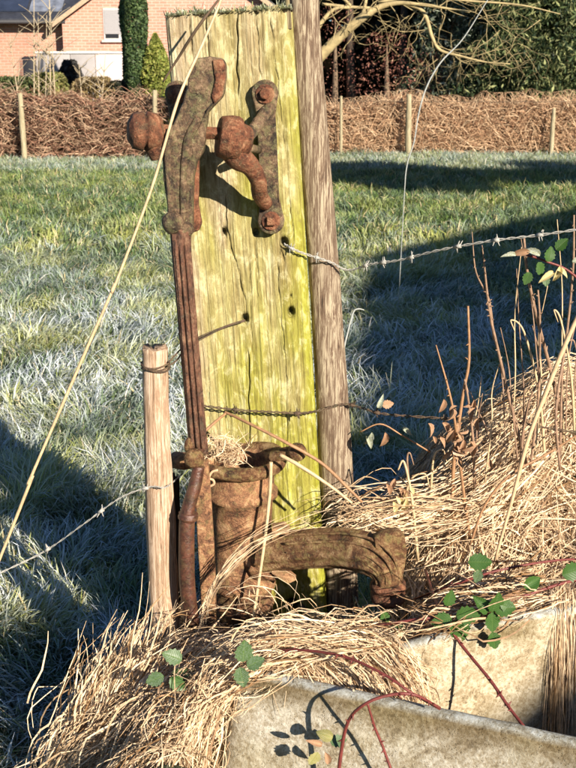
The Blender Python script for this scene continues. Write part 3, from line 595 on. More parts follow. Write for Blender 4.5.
# ---------------------------------------------------------------- straw
def straw_cols(n, brown=.15):
    q = rng.random((n, 1)); c = np.array([.54, .36, .20]) * (1 - q) + np.array([.95, .76, .52]) * q
    return np.where(rng.random((n, 1)) < brown, np.array([.26, .15, .07]), c) * (.8 + .3 * rng.random((n, 1)))
def lay_ribbons(name, C, wmin, wmax, brown, label, parent=None):
    n = len(C); K_ = C.shape[1]; kk = rng.integers(1, K_ - 1, n); tt_ = np.clip(np.arange(K_)[None, :] - kk[:, None], 0, None)[..., None] / K_
    C = C + rng.normal(0, .035, (n, 1, 3)) * tt_ * (rng.random((n, 1, 1)) < .5) + rng.normal(0, .0016, C.shape)
    T = C[:, -1] - C[:, 0]; view = C.mean(1) - np.array([0, 0, 1.4]) + rng.normal(0, .9, (n, 3))
    side = np.cross(T, view); side /= np.linalg.norm(side, axis=1, keepdims=True) + 1e-9
    me = ribbons(name, C, wmin * .7 + (wmax - wmin * .7) * rng.random(n) ** 1.8, side, straw_cols(n, brown), np.array([.9, 1, 1, .9, .8, .6, .3]))
    o = mesh_obj(name, me, straw_mat, parent)
    if label: tag(o, label, 'dry grass', kind='stuff')
    return o
def guided(guides, n, spread, K=9, wob=.02, lmin=.4, lmax=1.0):
    GA = np.array([[tuple(P(*q)) for q in g] for g in guides])          # (g,p,3)
    dense = np.array([catmull([tuple(p) for p in g], 8) for g in GA])   # (g,m,3)
    ng, m, _ = dense.shape; s = rng.random(n) * (ng - 1 - 1e-6); i = s.astype(int); f = (s - i)[:, None, None]
    path = dense[i] * (1 - f) + dense[i+1] * f
    a = rng.random(n) * (1 - lmin) ; ln = lmin + (lmax - lmin) * rng.random(n); b = np.minimum(a + ln, 1)
    tt = (a[:, None] + (b - a)[:, None] * np.linspace(0, 1, K)[None, :]) * (m - 1); i0 = np.clip(tt.astype(int), 0, m - 2); ff = (tt - i0)[..., None]
    idx = np.arange(n)[:, None]; C = path[idx, i0] * (1 - ff) + path[idx, i0 + 1] * ff
    C = C + rng.normal(0, spread, (n, 1, 3)); w1 = rng.normal(0, wob, (n, 1, 3)); w2 = rng.normal(0, wob, (n, 1, 3)); t = np.linspace(0, 1, K)[None, :, None]
    return C + w1 * np.sin(t * 3.14) + w2 * t * t
def drape(n, xr, yr, head, hs, L0, L1, off, K=8, curl=.5):
    x = rng.uniform(*xr, n); y = rng.uniform(*yr, n); th = head + rng.normal(0, hs, n); L = rng.uniform(L0, L1, n); cv = rng.normal(0, curl, n)
    C = np.zeros((n, K, 3)); lift = rng.uniform(0, off, n); ar = rng.uniform(-.3, 1, n) * .05
    for k in range(K):
        C[:, k, 0] = x; C[:, k, 1] = y; C[:, k, 2] = gz(x, y) + .008 + lift + ar * math.sin(math.pi * k / (K-1))
        a = th + cv * k / K * 1.5; st = L / (K - 1)
        x2 = x + np.cos(a) * st; y2 = y + np.sin(a) * st; dz = gz(x2, y2) - gz(x, y); sl = st / np.sqrt(st**2 + dz**2)
        x = x + np.cos(a) * st * sl; y = y + np.sin(a) * st * sl
    return C
# left heap
C1 = guided([[(232, 632, 2.5), (205, 648, 2.42), (150, 690, 2.3), (90, 735, 2.26), (45, 790, 2.26)],
             [(240, 645, 2.45), (205, 672, 2.34), (165, 715, 2.24), (120, 760, 2.2), (75, 820, 2.2)],
             [(240, 650, 2.36), (208, 680, 2.22), (180, 722, 2.12), (152, 770, 2.08), (130, 830, 2.04)],
             [(252, 648, 2.3), (218, 674, 2.16), (194, 722, 2.08), (176, 770, 2.04), (162, 830, 2.0)]], 2700, .016, wob=.035, lmin=.15, lmax=.6)
C2 = drape(1500, (-.5, .0), (2.1, 2.6), R(225), .5, .15, .45, .05)
C2 = C2[C2[:, 0, 0] + (C2[:, 0, 1] - 2.2) * .3 < -.1]
C3 = guided([[(70, 790, 2.26), (100, 730, 2.26), (128, 680, 2.28), (158, 615, 2.32)], [(35, 800, 2.26), (60, 745, 2.26), (85, 705, 2.3), (105, 655, 2.34)], [(120, 760, 2.2), (150, 710, 2.26), (170, 670, 2.32), (195, 630, 2.38)]], 420, .03, wob=.03, lmin=.35, lmax=.8)
heapL = C1
lay_ribbons('dry_grass', np.concatenate([C1]), .0024, .0052, .12, 'heap of straw-coloured dry grass spilling down at the lower left beside the trough')
me = lay_ribbons('dry_grass', C2, .0024, .0045, .3, 'short dead grass lying under the pump on the left bank')
# rising single stems
lay_ribbons('dry_stems', C3, .0028, .005, .1, 'upright dry stalks poking out of the left straw heap over the shaded grass')
CU = guided([[(152, 676, 2.5), (158, 650, 2.54), (166, 628, 2.56), (176, 602, 2.58)], [(176, 668, 2.52), (178, 650, 2.54), (184, 636, 2.55), (196, 612, 2.56)]], 260, .012, wob=.02, lmin=.35, lmax=.85)
lay_ribbons('dry_grass', CU, .0025, .0048, .2, 'short upright tuft of dry grass round the foot of the handle and stake')
# middle drape over the back rim
C4 = guided([[(262, 638, 2.42), (236, 645, 2.30), (252, 654, 2.22), (276, 668, 2.15), (288, 690, 2.12)],
             [(330, 622, 2.42), (300, 634, 2.26), (326, 650, 2.15), (362, 680, 2.08), (376, 712, 2.07)],
             [(392, 625, 2.42), (376, 634, 2.24), (396, 652, 2.10), (418, 684, 2.06), (428, 712, 2.04)]], 2600, .007, wob=.018, lmin=.25, lmax=.9)
C4b = guided([[(420, 628, 2.3), (380, 632, 2.22), (330, 636, 2.18), (270, 644, 2.18), (215, 660, 2.2)], [(410, 636, 2.12), (385, 650, 2.09), (340, 652, 2.12), (290, 650, 2.16), (235, 662, 2.16)], [(300, 640, 2.24), (262, 646, 2.2), (222, 662, 2.14), (196, 704, 2.06), (172, 775, 2.0)]], 800, .010, wob=.03, lmin=.2, lmax=.7)
lay_ribbons('dry_grass', np.concatenate([C4, C4b]), .0022, .0042, .12, 'combed mat of dry grass draped over the trough corner between pump base and spout')
# right mound
C5 = np.concatenate([drape(11000, (.2, 1.6), (2.25, 3.5), R(238), .75, .10, .38, .08), drape(1500, (.15, 1.6), (2.55, 3.3), R(200), .9, .15, .4, .10, curl=1.2), drape(500, (.25, .6), (2.62, 3.1), R(180), 1.2, .1, .35, .09, curl=1.6)])
ok = (C5[:, :, 1].min(1) > 2.15 + np.clip(C5[:, -1, 0], 0, 2) * .34) & (C5[:, :, 0].min(1) > .26) & ~((C5[:, :, 1] < 2.52) & (C5[:, :, 0] < .40)).any(1)
lay_ribbons('dry_grass', C5[ok], .0022, .0048, .16, 'large mound of bleached dry grass behind the trough on the right')
C6 = guided([[(548, 585, 2.4), (555, 596, 2.25), (556, 650, 2.2), (553, 700, 2.19), (551, 780, 2.19)], [(595, 583, 2.4), (588, 596, 2.27), (586, 650, 2.22), (585, 700, 2.21), (584, 780, 2.21)]], 260, .006, wob=.006, lmin=.8)
lay_ribbons('dry_grass', C6, .0022, .0042, .1, 'hank of dry grass hanging down inside the trough at the right edge')
C7 = guided([[(540, 560, 2.6), (500, 580, 2.45), (480, 588, 2.40), (450, 598, 2.44), (428, 608, 2.50)], [(560, 588, 2.35), (520, 600, 2.28), (490, 606, 2.28), (450, 616, 2.22), (425, 622, 2.2)], [(570, 594, 2.2), (530, 602, 2.17), (490, 612, 2.13), (450, 620, 2.12), (415, 630, 2.12)]], 420, .014, wob=.02, lmin=.2, lmax=.7)
lay_ribbons('dead_stalks', C7, .002, .005, .5, 'broken dead stalks along the back rim of the trough under the spout')
C8 = guided([[(560, 360, 2.95), (500, 420, 2.85), (440, 480, 2.75), (370, 505, 2.7), (330, 520, 2.66)], [(560, 400, 2.8), (500, 470, 2.75), (440, 510, 2.68), (380, 515, 2.66), (340, 530, 2.62)], [(570, 450, 2.72), (520, 500, 2.68), (470, 520, 2.64), (400, 530, 2.62), (360, 520, 2.66)]], 320, .02, wob=.03, lmin=.2, lmax=.7)
lay_ribbons('dry_stems', C8, .0022, .0042, .12, 'loose pale stems bent over the top of the right dry grass mound')
# straw tufts at the pump's foot and in its mouth
C9 = guided([[(206, 632, 2.44), (210, 600, 2.43), (225, 570, 2.42), (262, 535, 2.42), (335, 508, 2.44)], [(200, 628, 2.44), (206, 605, 2.43), (220, 580, 2.42), (256, 548, 2.42), (300, 522, 2.43)]], 34, .004, wob=.008, lmin=.6)[::2]
lay_ribbons('dry_grass', C9, .0025, .0042, .05, 'arching sheaf of dry grass across the pump barrel')
Ct_ = guided([[(200, 640, 2.46), (212, 600, 2.44), (230, 585, 2.43), (262, 582, 2.42), (285, 600, 2.44), (290, 630, 2.46)], [(196, 650, 2.45), (206, 615, 2.43), (222, 600, 2.42), (245, 598, 2.42), (262, 610, 2.43), (262, 640, 2.45)], [(230, 650, 2.46), (260, 625, 2.44), (290, 620, 2.44), (310, 625, 2.46), (330, 640, 2.48), (350, 640, 2.5)]], 110, .014, wob=.035, lmin=.3)[::5]
lay_ribbons('dry_grass', Ct_, .0022, .0042, .1, 'curly dry grass tangled round the foot of the pump')
nn_ = 150; cen = P(226, 448, 2.60); C10 = np.zeros((nn_, 8, 3)); 
for i in range(nn_):
    c = np.array([cen.x + random.gauss(0, .022), cen.y + random.gauss(0, .018), cen.z + random.gauss(-.004, .012)]); r = random.uniform(.01, .03); a0 = random.uniform(0, 6.28); tl = random.uniform(-1, 1)
    for k in range(8):
        a = a0 + k * .55; C10[i, k] = c + np.array([math.cos(a) * r, math.sin(a) * r * .6, math.sin(a + tl) * r * .9])
lay_ribbons('dry_grass', C10, .0015, .003, .05, 'little nest of curled dry grass in the open mouth of the pump')

# ---------------------------------------------------------------- single stems and wires
def stem(name, pts, mat, label, cat, sides=8, group=None, col=None, leafs=(), thorns=0, rmin=None):
    p0 = P(*pts[0][:3]); g = MB(); q = [PX(*p) for p in pts]; q = [(x - p0.x, y - p0.y, z - p0.z, r) for x, y, z, r in q]; g.tube(q, sides, 6, rough=.08)
    if thorns:
        A = catmull(q, 6)
        for k in range(thorns):
            i = random.randrange(1, len(A) - 1); b = Vector(A[i][:3]); d = Vector((random.uniform(-1, 1), random.uniform(-1, .2), random.uniform(-1, 1))).normalized(); r = A[i][3]
            g.tube([(*b, r * .9), (*(b + d * r * 3.5), r * .15)], 5, 1)
    o = g.build(name, mat); o.location = p0
    if label: tag(o, label, cat, group)
    return o
straw_one = m_plain('straw_stem', (.56, .41, .24), .5, .3, 60); straw_dk = m_plain('brown_stem', (.33, .18, .09), .6, .3, 60); frosty = m_plain('frosted_stem', (.36, .38, .36), .8, .25, 90)
red_stem = m_plain('red_bramble_stem', (.16, .035, .03), .5, .3, 80); green_stem = m_plain('green_stem', (.22, .2, .05), .5, .3, 60)
stem('long_straw', [(-60, 700, 2.2, 1.6), (-15, 595, 2.2, 1.6), (29, 485, 2.2, 1.7), (30, 481, 2.2, 1.95), (31, 477, 2.2, 1.6), (73, 380, 2.2, 1.6), (112, 291, 2.2, 1.6), (113, 288, 2.2, 1.85), (115, 285, 2.2, 1.5), (151, 190, 2.22, 1.45), (178, 100, 2.24, 1.6), (202, 45, 2.28, 1.5), (224, -10, 2.3, 1.3), (232, -60, 2.3, 1)], straw_one, 'long pale straw leaning diagonally across the upper left in front of the lever', 'straw')
stem('straw', [(271, 462, 2.52, 1.8), (270, 490, 2.515, 1.8), (266, 530, 2.50, 1.7), (259, 580, 2.48, 1.6), (250, 640, 2.45, 1.5), (247, 670, 2.44, 1.4)], straw_one, 'single flat straw hanging straight down the front of the pump barrel', 'straw')
stem('bent_twig', [(203, 433, 2.56, 1.5), (214, 423, 2.58, 1.5), (225, 414, 2.62, 1.4), (227, 413, 2.62, 1.4), (250, 424, 2.57, 1.6), (285, 442, 2.53, 1.7), (320, 462, 2.52, 1.7), (345, 485, 2.5, 1.6), (362, 502, 2.5, 1.3)], straw_dk, 'brown bent twig crossing above the pump mouth towards the round post', 'twig')
stem('straw', [(280, 455, 2.52, 1.9), (300, 466, 2.50, 2), (330, 486, 2.50, 1.7), (352, 503, 2.5, 1.2)], straw_one, 'pale straw crossing below the right lug of the pump', 'straw')
stem('twig', [(222, -5, 2.60, 1), (196, 30, 2.62, 1.6), (180, 55, 2.66, 1.4), (163, 82, 2.68, .8)], m_plain('dark_twig', (.12, .08, .05)), 'thin dark twig across the top left corner of the wide post', 'twig')
stem('frosted_stem', [(398, 312, 8.2, .4), (404, 200, 8, .45), (407, 165, 8, .6), (414, 142, 8, .6), (419, 112, 8, .7), (427, 86, 8, .8), (441, 62, 8, .8), (462, 40, 8, .6), (482, 9, 8, .5), (500, -20, 8, .4)], frosty, 'tall thin frosted stalk bowing up to the right in front of the far hedge', 'plant stem')
stem('frosted_stem', [(343, 352, 4.2, 1), (347, 335, 4.2, 1), (353, 313, 4.2, .9), (358, 309, 4.2, .8), (364, 310, 4.2, .5)], frosty, 'short bent frosted stalk just right of the round post', 'plant stem')
def barbed(name, pts, mat, label, barbs, r=1.0, tw=2.0):
    p0 = P(*pts[0]); g = MB(); A = catmull([tuple(P(*p)) for p in pts], 16); s = M_(pts[0][0], pts[0][1], pts[0][2])
    for ph in (0, math.pi):
        q = []
        for i, p in enumerate(A):
            a = i * .9 + ph; q.append((p[0] - p0.x, p[1] - p0.y + math.sin(a) * s * r * 1.0, p[2] - p0.z + math.cos(a) * s * r * 1.1, s * r * .75))
        g.tube(q, 6, 1, rough=.1)
    for (fx) in barbs:
        i = int(fx * (len(A) - 2)); b = Vector(A[i]) - p0; t = (Vector(A[i+1]) - Vector(A[i])).normalized()
        for k in range(4):
            d = Vector((random.uniform(-.6, .6), random.uniform(-.8, .8), (1 if k % 2 else -1))).normalized(); g.tube([(*(b + t * s * (k - 1.5)), s * .8), (*(b + t * s * (k - 1.5) + d * s * 6), s * .35)], 5, 1)
        g.tube([(*(b - t * s * 3), s * 1.9), (*(b + t * s * 3), s * 1.9)], 8, 1, rough=.15)
    o = g.build(name, mat); o.location = p0; tag(o, label, 'barbed wire'); return o
frost_wire = m_plain('frosted_wire', (.36, .35, .32), .8, .35, 150)
barbed('barbed_wire', [(284, 244, 2.745), (300, 252, 2.735), (330, 262, 2.79), (348, 270, 2.80), (372, 264, 2.75), (400, 260, 2.7), (440, 250, 2.62), (490, 241, 2.55), (540, 235, 2.5), (600, 226, 2.45)], frost_wire, 'frost-covered barbed wire running right from the round post above the shaded grass', [.06, .18, .42, .5, .6, .72, .8, .9], .8)
barbed('barbed_wire', [(203, 406, 2.715), (238, 410, 2.715), (270, 412, 2.715), (303, 413, 2.715), (325, 409, 2.72), (345, 404, 2.785), (362, 408, 2.80), (385, 414, 2.78), (440, 418, 2.75), (500, 420, 2.72), (560, 430, 2.7), (600, 434, 2.7)], wire_rust, 'dark barbed wire stretched across the wide post above the pump mouth', [.09, .26, .5, .62, .74], .85)
barbed('barbed_wire', [(-40, 592, 2.5), (0, 573, 2.52), (45, 551, 2.55), (85, 523, 2.5), (120, 498, 2.48), (150, 487, 2.475), (166, 487, 2.475), (182, 474, 2.6)], frost_wire, 'frosted barbed wire rising from the lower left edge to the short stake', [.12, .3, .5, .7], .6)
g = MB(); s3 = M_(155, 368, 2.52); c = P(155.5, 366, 2.52)
for j in range(3):
    g.tube([(math.cos(a) * 14 * s3, math.sin(a) * 14 * s3, (j - 1) * 2.0 * s3 + math.sin(a * 2 + j) * 1.5 * s3, 1.0 * s3) for a in np.linspace(0, 2 * math.pi, 25)], 6, 1)
def rel(p): return (p.x - c.x, p.y - c.y, p.z - c.z)
for pl_ in ([(168, 366, 2.49), (176, 361, 2.52), (186, 349, 2.60), (205, 337, 2.70), (228, 326, 2.715), (245, 321, 2.735)], [(169, 362, 2.50), (180, 350, 2.54), (188, 344, 2.60), (206, 334, 2.70), (229, 325, 2.715), (245, 320, 2.735)]):
    g.tube([(*rel(P(*q)), .9 * s3) for q in pl_], 6, 5)
o = g.build('tie_wire', wire_rust); o.location = c; tag(o, 'thin rusty wire wound round the short stake and tied to the wide post', 'wire')

# thorny stems on the right
tan_stem = m_plain('tan_stem', (.27, .17, .11), .6, .4, 60)
rng2 = random.Random(5)
for k in range(16):
    x = 462 + k * 8.2 + rng2.uniform(-4, 4); h = rng2.uniform(90, 200) if k > 5 else rng2.uniform(50, 100); b = 470 - (x - 450) * .5; dx = rng2.uniform(-26, 30); Y_ = 2.72 + rng2.uniform(-.08, .2)
    stem('thin_stem', [(x, b + 30, Y_, .9), (x + dx * .3 + rng2.uniform(-3, 3), b - h * .3, Y_, .8), (x + dx * .6 + rng2.uniform(-4, 4), b - h * .65, Y_ + .02, .65), (x + dx, b - h, Y_, .4)], tan_stem if k % 3 else straw_one, 'hair-thin dead stem above the right mound, ' + ['leftmost of the tangle', 'second from the left', 'third from the left', 'fourth from the left', 'fifth from the left', 'sixth from the left', 'seventh from the left', 'left of the middle of the tangle', 'right of the middle of the tangle', 'seventh from the right', 'sixth from the right', 'fifth from the right', 'fourth from the right', 'third from the right', 'second from the right', 'rightmost of the tangle'][k], 'plant stem', sides=5, group='thin dead stems above the right mound')
stem('thorny_stem', [(528, 470, 2.72, 1.9), (512, 410, 2.7, 1.7), (498, 350, 2.68, 1.5), (491, 320, 2.67, 1.4), (487, 292, 2.66, 1.2), (484, 262, 2.65, .8), (482, 245, 2.65, .4)], tan_stem, 'bare thorny stem rising beneath the frosted wire, left of the leafy bramble', 'plant stem', thorns=26)
stem('thorny_stem', [(494, 340, 2.68, 1.1), (489, 300, 2.67, 1), (476, 272, 2.66, .8), (472, 232, 2.66, .4)], tan_stem, 'thin forked shoot leaning left off the bare thorny stem', 'plant stem', thorns=10)
stem('thorny_stem', [(452, 520, 2.7, 2), (454, 460, 2.7, 1.8), (463, 395, 2.7, 1.6), (469, 360, 2.7, 1.4), (468, 306, 2.7, 1.1)], straw_dk, 'brown stem standing behind the curled dead leaves left of the mound', 'plant stem', thorns=16)
stem('thorny_stem', [(560, 410, 2.75, 2), (548, 360, 2.7, 1.8), (535, 310, 2.66, 1.7), (527, 270, 2.64, 1.5), (524, 238, 2.63, 1.2)], tan_stem, 'upright thorny stem carrying bramble leaves near the right edge', 'plant stem', thorns=20)
stem('thorny_stem', [(530, 470, 2.70, 1.4), (538, 400, 2.68, 1.3), (540, 330, 2.66, 1.2), (538, 290, 2.65, .9)], tan_stem, 'slender straight stem between the two thorny stems at the right', 'plant stem', thorns=12)
stem('long_stalk', [(495, 560, 2.56, 1.4), (512, 500, 2.56, 1.9), (528, 440, 2.56, 2.2), (545, 395, 2.56, 2.4), (565, 345, 2.56, 2.4), (590, 290, 2.56, 2.2)], m_plain('pale_stalk', (.6, .42, .25), .5, .25, 50), 'thick pale stalk slanting up across the dry mound to the right edge', 'plant stem', thorns=0)
stem('long_stalk', [(470, 545, 2.58, 1.1), (485, 505, 2.58, 1.3), (510, 475, 2.58, 1.3), (545, 455, 2.6, 1.2), (585, 430, 2.6, 1)], straw_dk, 'thin brown stalk curving over the dry mound below the thick pale stalk', 'plant stem')
stem('long_stalk', [(560, 470, 2.6, 1.4), (556, 410, 2.6, 1.5), (566, 340, 2.62, 1.3), (573, 270, 2.62, 1.2), (574, 215, 2.62, .9)], tan_stem, 'tall stem standing at the right edge of the view', 'plant stem', thorns=14)
for k, (x, y, h, dx) in enumerate([(430, 510, 60, 6), (410, 515, 62, -4), (402, 520, 46, 14), (475, 470, 90, -12), (545, 440, 120, -30), (560, 440, 100, 6), (575, 420, 110, -20), (520, 450, 70, 22)]):
    stem('dry_stalk', [(x, y + 20, 2.72, 1.6), (x + dx * .2, y - h * .4, 2.7, 1.3), (x + dx * .7, y - h * .9, 2.69, 1), (x + dx * 1.3 + 5, y - h, 2.69, .8), (x + dx * 1.3 + 9, y - h + 12, 2.69, .4)], tan_stem if k % 2 else straw_one, ['short dry stalk directly above the spout end', 'dry stalk left of the spout end, tip folded', 'lowest dry stalk right beside the round post', 'tall dry stalk at the left shoulder of the right mound', 'tallest dry stalk leaning left over the right mound', 'dry stalk standing upright below the yellow bramble leaves', 'dry stalk leaning left at the right edge of the view', 'dry stalk leaning right out of the middle of the mound'][k], 'plant stem', group='dry stalks above the right mound')
# ---------------------------------------------------------------- leaves
def leaf_mesh(name, ser=.06, fold=.22, curl=.12, nl=11):
    V = []; F = []
    for i in range(nl):
        t = i / (nl - 1); wdt = .36 * (math.sin(math.pi * t ** .8) ** .8 if 0 < t < 1 else 0) + .002
        for sgn, k in ((-1, 1), (-1, .5), (0, 0), (1, .5), (1, 1)):
            wv = wdt * k * (1 + (ser * (1 if i % 2 else -1) * 2.2 if k == 1 else 0)); V.append((sgn * wv, t, wv * fold - curl * t * t + .02 * math.sin(9 * t) * k))
    for i in range(nl - 1):
        for k in range(4): a = i * 5 + k; F.append((a, a + 1, a + 6, a + 5))
    me = from_arrays(name, np.array(V), np.array(F), smooth=True); return me
LM = [leaf_mesh('leaf_shape'), leaf_mesh('leaf_curled', .02, .8, .5), leaf_mesh('leaf_flat', .05, .1, .05)]
g_leaf = m_leaf('bramble_leaf', (.02, .06, .01), (.05, .12, .02), 0, (.16, .24, .08)); d_leaf = m_leaf('dark_bramble_leaf', (.03, .07, .02), (.07, .13, .03), .1); f_leaf = m_leaf('frosted_leaf', (.18, .2, .08), (.3, .28, .12), .6)
y_leaf = m_leaf('yellow_leaf', (.55, .42, .12), (.75, .6, .25), .3, (.8, .7, .4)); b_leaf = m_leaf('dead_leaf', (.30, .15, .07), (.48, .27, .13), .15, (.4, .25, .15))
_lm = {}
def add_leaf(parent, px, py, Y, size, ang, mat, face=None, mi=0):
    key = (mi, mat.name)
    if key not in _lm: m2 = LM[mi].copy(); m2.materials.append(mat); _lm[key] = m2
    o = bpy.data.objects.new('leaf', _lm[key]); COL.objects.link(o)
    p = P(px, py, Y); s = size * M_(px, py, Y); yv = Vector((math.sin(R(ang)), random.uniform(-.3, .1), math.cos(R(ang)))).normalized()
    nrm = Vector(face or (random.uniform(-.1, .5), -1, random.uniform(.2, .8))); nrm = (nrm - yv * nrm.dot(yv)).normalized(); xv = yv.cross(nrm)
    m = Matrix((xv * s, yv * s, nrm * s)).transposed().to_4x4(); m.translation = p - (parent.location if parent else Vector()); m = m @ Matrix.Diagonal((.55 if mi == 1 and mat.name in ('dead_leaf', 'frosted_leaf', 'yellow_leaf') else 1, 1, 1, 1)); o.parent = parent; o.matrix_local = m; return o
v1 = stem('bramble', [(225, 652, 2.2, 1.1), (260, 652, 2.14, 1.2), (300, 650, 2.08, 1.4), (345, 657, 2.02, 1.5), (385, 675, 1.96, 1.5), (410, 692, 1.93, 1.5), (440, 709, 1.93, 1.4)], red_stem, 'red bramble runner arching over the trough rim from the pump foot', 'bramble', thorns=20)
for a in [(243, 662, 2.04, 26, 5, d_leaf, 2), (240, 667, 2.04, 22, 170, d_leaf, 0), (247, 667, 2.04, 20, 60, d_leaf, 0), (182, 660, 2.12, 22, -60, d_leaf, 0), (170, 678, 2.1, 20, 130, g_leaf, 2), (164, 676, 2.1, 20, -110, d_leaf, 0), (172, 676, 2.18, 22, 75, d_leaf, 1), (205, 664, 2.18, 16, 100, d_leaf, 1)]: add_leaf(v1, *a[:5], a[5], None, a[6])
v2 = stem('bramble', [(337, 800, 1.93, 1.9), (340, 760, 1.93, 1.9), (348, 722, 1.92, 1.8), (365, 704, 1.90, 1.7), (390, 695, 1.90, 1.7), (415, 695, 1.90, 1.6), (440, 708, 1.93, 1.4)], red_stem, 'red bramble stem looping down the front face of the trough', 'bramble', thorns=16)
for a in [(333, 738, 1.95, 17, -70, m_leaf('mixed_leaf', (.2, .22, .05), (.4, .32, .12), .1), 1), (330, 742, 1.95, 17, 80, d_leaf, 0), (318, 752, 1.94, 17, -150, bpy.data.materials['mixed_leaf'], 0), (325, 752, 1.94, 18, 160, b_leaf, 1), (322, 745, 1.94, 16, -60, b_leaf, 1)]: add_leaf(v2, *a[:5], a[5], None, a[6])
stem('bramble', [(367, 702, 1.9, 1.2), (375, 728, 1.91, 1.4), (384, 750, 1.91, 1.4), (398, 790, 1.90, 1.4)], red_stem, 'short red bramble shoot hanging straight down the trough front', 'bramble', thorns=10)
v3 = stem('bramble', [(425, 570, 2.52, 1.5), (440, 612, 2.2, 1.6), (460, 643, 2.11, 1.7), (490, 680, 2.03, 1.7), (508, 706, 1.98, 1.7), (525, 728, 1.93, 1.6)], red_stem, 'thorny red-brown bramble stem slanting down into the trough', 'bramble', thorns=18)
v4 = stem('bramble', [(360, 628, 2.2, 1.2), (400, 622, 2.14, 1.5), (440, 616, 2.14, 1.6), (480, 608, 2.17, 1.6), (520, 597, 2.21, 1.6), (560, 584, 2.25, 1.6), (600, 574, 2.3, 1.5)], red_stem, 'long red bramble runner lying along the back rim of the trough', 'bramble', thorns=22)
for a in [(458, 618, 2.12, 30, 170, g_leaf, 2), (456, 616, 2.12, 25, 78, g_leaf, 0), (452, 618, 2.12, 22, -105, g_leaf, 0), (447, 606, 2.12, 18, 15, g_leaf, 0),
          (492, 612, 2.12, 24, 15, g_leaf, 0), (492, 612, 2.12, 22, 175, g_leaf, 2), (494, 610, 2.12, 22, 80, g_leaf, 0), (488, 612, 2.12, 20, -35, g_leaf, 1), (492, 632, 2.12, 20, 165, g_leaf, 0), (500, 604, 2.12, 18, 110, g_leaf, 2),
          (386, 624, 2.2, 15, -10, g_leaf, 2), (390, 626, 2.2, 20, 115, g_leaf, 0), (562, 575, 2.2, 26, 70, g_leaf, 0), (524, 588, 2.2, 20, 60, g_leaf, 1), (520, 590, 2.2, 24, -120, b_leaf, 1)]: add_leaf(v4, *a[:5], a[5], None, a[6])
v5 = stem('bramble', [(412, 600, 2.5, .9), (428, 594, 2.42, 1.2), (450, 586, 2.35, 1.4), (500, 570, 2.34, 1.3), (560, 560, 2.4, 1.2), (600, 560, 2.45, 1)], red_stem, 'thin bramble runner in the straw right of the spout nozzle', 'bramble', thorns=14)
for a in [(468, 562, 2.3, 24, 85, g_leaf, 2), (480, 570, 2.3, 14, 200, d_leaf, 0)]: add_leaf(v5, *a[:5], a[5], None, a[6])
v6 = stem('bramble', [(600, 300, 2.6, 1.4), (570, 272, 2.6, 1.3), (548, 262, 2.6, 1.2), (530, 256, 2.6, 1), (512, 254, 2.6, .7)], red_stem, 'bramble spray with frosted and yellow leaves near the wire at the right', 'bramble', thorns=8)
for a in [(548, 262, 2.58, 16, 10, g_leaf, 0), (556, 250, 2.58, 16, 40, g_leaf, 0), (540, 256, 2.58, 18, -60, f_leaf, 1), (530, 252, 2.58, 18, -95, b_leaf, 1), (538, 262, 2.58, 16, 160, g_leaf, 0), (560, 266, 2.57, 17, 195, y_leaf, 1), (554, 272, 2.57, 17, -120, y_leaf, 1), (556, 270, 2.57, 15, 110, y_leaf, 1), (530, 272, 2.58, 14, 200, g_leaf, 0), (516, 256, 2.58, 14, -80, f_leaf, 1), (572, 262, 2.58, 15, 60, f_leaf, 1), (545, 275, 2.58, 12, 170, d_leaf, 0)]: add_leaf(v6, *a[:5], a[5], None, a[6])
v7 = stem('dead_weed', [(470, 540, 2.66, 1.6), (462, 480, 2.64, 1.5), (456, 430, 2.63, 1.4), (450, 395, 2.62, 1.1), (436, 345, 2.62, .6)], straw_dk, 'dead weed with curled brown leaves between the round post and the mound', 'dead plant', thorns=20)
for k in range(34):
    t = random.random(); add_leaf(v7, 452 + random.gauss(4, 13), 398 + t * 62, 2.62 + random.uniform(-.03, .03), random.uniform(9, 17), random.uniform(120, 240), b_leaf, (random.uniform(-1, 1), -1, random.uniform(-.5, 1)), 1)
v8 = stem('dead_weed', [(418, 560, 2.64, 1.6), (412, 500, 2.62, 1.4), (404, 462, 2.62, 1.1), (398, 470, 2.62, .8)], straw_one, 'small bent straw-coloured weed above the end of the spout', 'dead plant', thorns=0)
for k in range(10): add_leaf(v8, 405 + random.gauss(0, 8), 465 + random.random() * 40, 2.62, random.uniform(10, 18), random.uniform(130, 230), b_leaf if k % 2 else y_leaf, None, 1)
v9 = stem('dead_weed', [(430, 452, 2.78, .8), (400, 434, 2.76, .8), (380, 424, 2.76, .8), (360, 432, 2.77, .6)], straw_dk, 'frosted dead leaves caught on the lower barbed wire right of the round post', 'dead plant')
for a in [(372, 432, 2.75, 17, 200, f_leaf, 1), (366, 436, 2.75, 15, 150, f_leaf, 1), (385, 432, 2.75, 18, 185, b_leaf, 1), (378, 408, 2.75, 14, 20, f_leaf, 1), (382, 405, 2.75, 12, 80, b_leaf, 0), (402, 428, 2.75, 12, 120, f_leaf, 1)]: add_leaf(v9, *a[:5], a[5], None, a[6])

